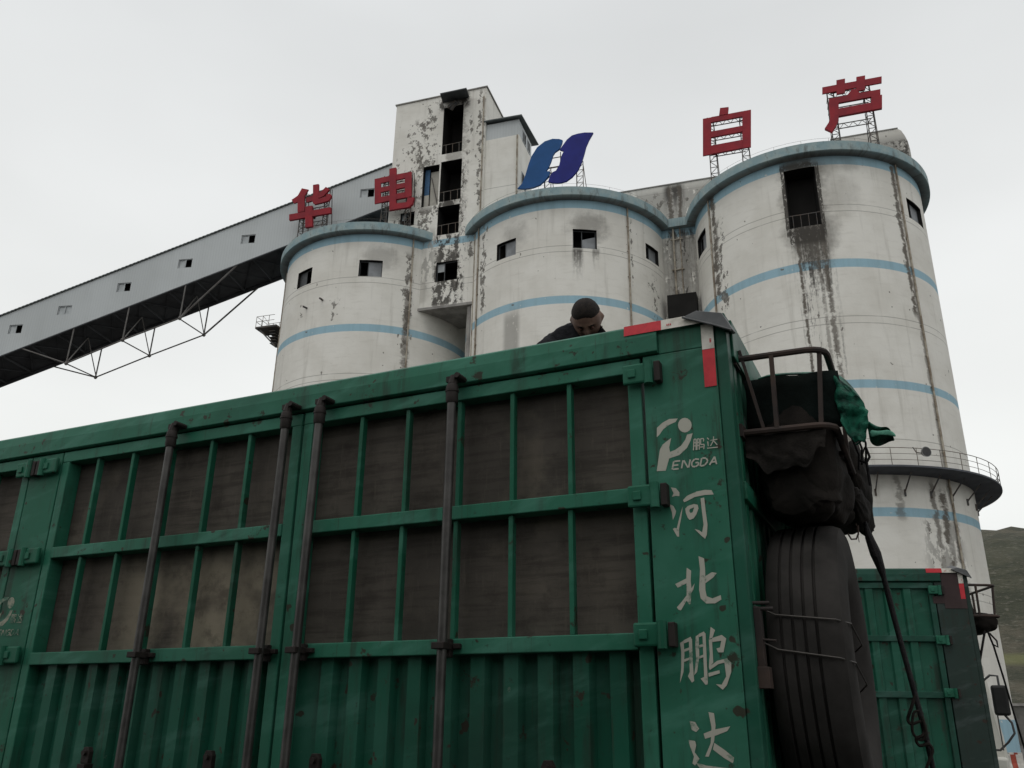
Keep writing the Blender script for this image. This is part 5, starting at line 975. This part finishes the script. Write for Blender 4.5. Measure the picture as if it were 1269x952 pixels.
def headshape(v):
    x, y, z = v; q = Vector((math.copysign(abs(x)**.9, x)*.080, y*.100, math.copysign(abs(z)**.92, z)*.118))
    if q.z < 0: k = 1-.34*min(1, (-q.z/.122))**1.4; q.x *= k; q.y *= (1-.16*(-q.z/.122)) if q.y < 0 else 1-.32*(-q.z/.122)
    if q.y < 0: q.y *= .96
    q.y -= .026*G(q, (0, -.09, -.022), (.013, .03, .020)); q.y -= .010*G(q, (0, -.09, .005), (.010, .03, .02))
    for s_ in (-1, 1):
        q.y += .013*G(q, (s_*.030, -.088, .004), (.017, .03, .011)); q.y -= .007*G(q, (s_*.030, -.09, .025), (.022, .03, .008)); q.y -= .005*G(q, (s_*.04, -.08, -.022), (.018, .03, .016))
        q.x += s_*.016*G(q, (s_*.079, .008, -.002), (.03, .014, .026)); q.y += .010*G(q, (s_*.079, .008, .0), (.02, .01, .03))
    q.y -= .007*G(q, (0, -.085, -.058), (.022, .03, .007)); q.y += .006*G(q, (0, -.09, -.066), (.022, .03, .003)); q.y -= .006*G(q, (0, -.085, -.074), (.02, .03, .007)); q.y -= .008*G(q, (0, -.08, -.1), (.02, .03, .015))
    return q
TILT = Matrix.Rotation(math.radians(62), 3, 'X') @ Matrix.Rotation(math.radians(-6), 3, 'Y'); TILT = Matrix.Rotation(math.radians(-4), 3, 'Z') @ TILT
hb = MB(); hb.add([tuple(TILT @ headshape(v)+HC) for v in hv], hf, True)
hm = hb.build('head_tmp', M_skin, pn)
# one continuous body mesh: bake the skinned body, then merge in the head
bpy.context.view_layer.update()
dg = bpy.context.evaluated_depsgraph_get(); eb = body.evaluated_get(dg); bm = bmesh.new(); bm.from_mesh(eb.to_mesh()); bm.from_mesh(hm.data)
me = bpy.data.meshes.new('body'); bm.to_mesh(me); bm.free(); me.materials.append(M_skin)
for p in me.polygons: p.use_smooth = True
body.modifiers.clear(); body.data = me
bpy.data.objects.remove(hm)
# hair: a scalp shell that sinks under the skin along the hairline
hc = MB(); vs = []; idx = {}
def hair_d(q):
    if q.y < 0: lim = .064-.10*max(0, (q.y+.085))-.25*max(0, q.y+.05)+.006*math.cos(q.x*60)
    else: lim = .0535-.9*q.y
    return q.z-max(lim, -.045)
for i, v in enumerate(hv):
    q = headshape(v); d_ = hair_d(q)+.004*mnoise.noise(q*120)
    if d_ > -.015: idx[i] = len(vs); n_ = Vector((q.x/.0064, q.y/.01, q.z/.0149)).normalized(); vs.append(tuple(TILT @ (q+n_*(max(-.003, min(.0045, d_*.35))+.0006*mnoise.noise(q*300)))+HC))
hc.add(vs, [tuple(idx[i] for i in f) for f in hf if all(i in idx for i in f)], True)
ho = hc.build('hair', M_hair, pn)
for s_ in (-1, 1):
    b = MB(); c_ = TILT @ Vector((s_*.030, -.0845, .003))+HC; b.add([tuple(c_+Vector(v)*.0115) for v in ico(2)[0]], ico(2)[1], True); b.build('eyelid', M_eye, pn)
    b = MB(); P = [TILT @ Vector((s_*x, -.0955+abs(x-.03)*.25+.012*(x > .04), .022+z))+HC for x, z in ((.012, -.002), (.022, .002), (.034, .003), (.046, -.002))]; b.tube(P, [.002, .0035, .0035, .0015], 6); b.build('eyebrow', M_hair, pn)
# clothes
pj = [((J['pel'][0], J['pel'][1], J['pel'][2]), (.17, .15)), (J['waist'], (.165, .15)), (J['chest'], (.175, .155)), (J['up'], (.155, .145)), ((-.03, .07, 1.345), .10),
      (sL, .105), (eL, .072), ((-.215, -.24, .85), .045), (sR, .10), (eR, .072), ((.13, -.28, .86), .045)]
jk = skin('jacket', pj, [(0, 1), (1, 2), (2, 3), (3, 4), (3, 5), (5, 6), (6, 7), (3, 8), (8, 9), (9, 10)], M_jacket, pn)
tx = bpy.data.textures.new('cloth_folds', 'CLOUDS'); tx.noise_scale = .09; tx.noise_depth = 3; dm = jk.modifiers.new('folds', 'DISPLACE'); dm.texture = tx; dm.strength = .045; dm.mid_level = .5; jk.modifiers['sub'].levels = jk.modifiers['sub'].render_levels = 4
pt_ = [(J['pel'], .15), ((-.25, .57, .84), .115), (kL, .08), ((aL[0], aL[1], .12), .06), ((-.09, .57, .84), .115), (kR, .08), ((aR[0], aR[1], .12), .06)]
skin('trousers', pt_, [(0, 1), (1, 2), (2, 3), (0, 4), (4, 5), (5, 6)], M_trous, pn)
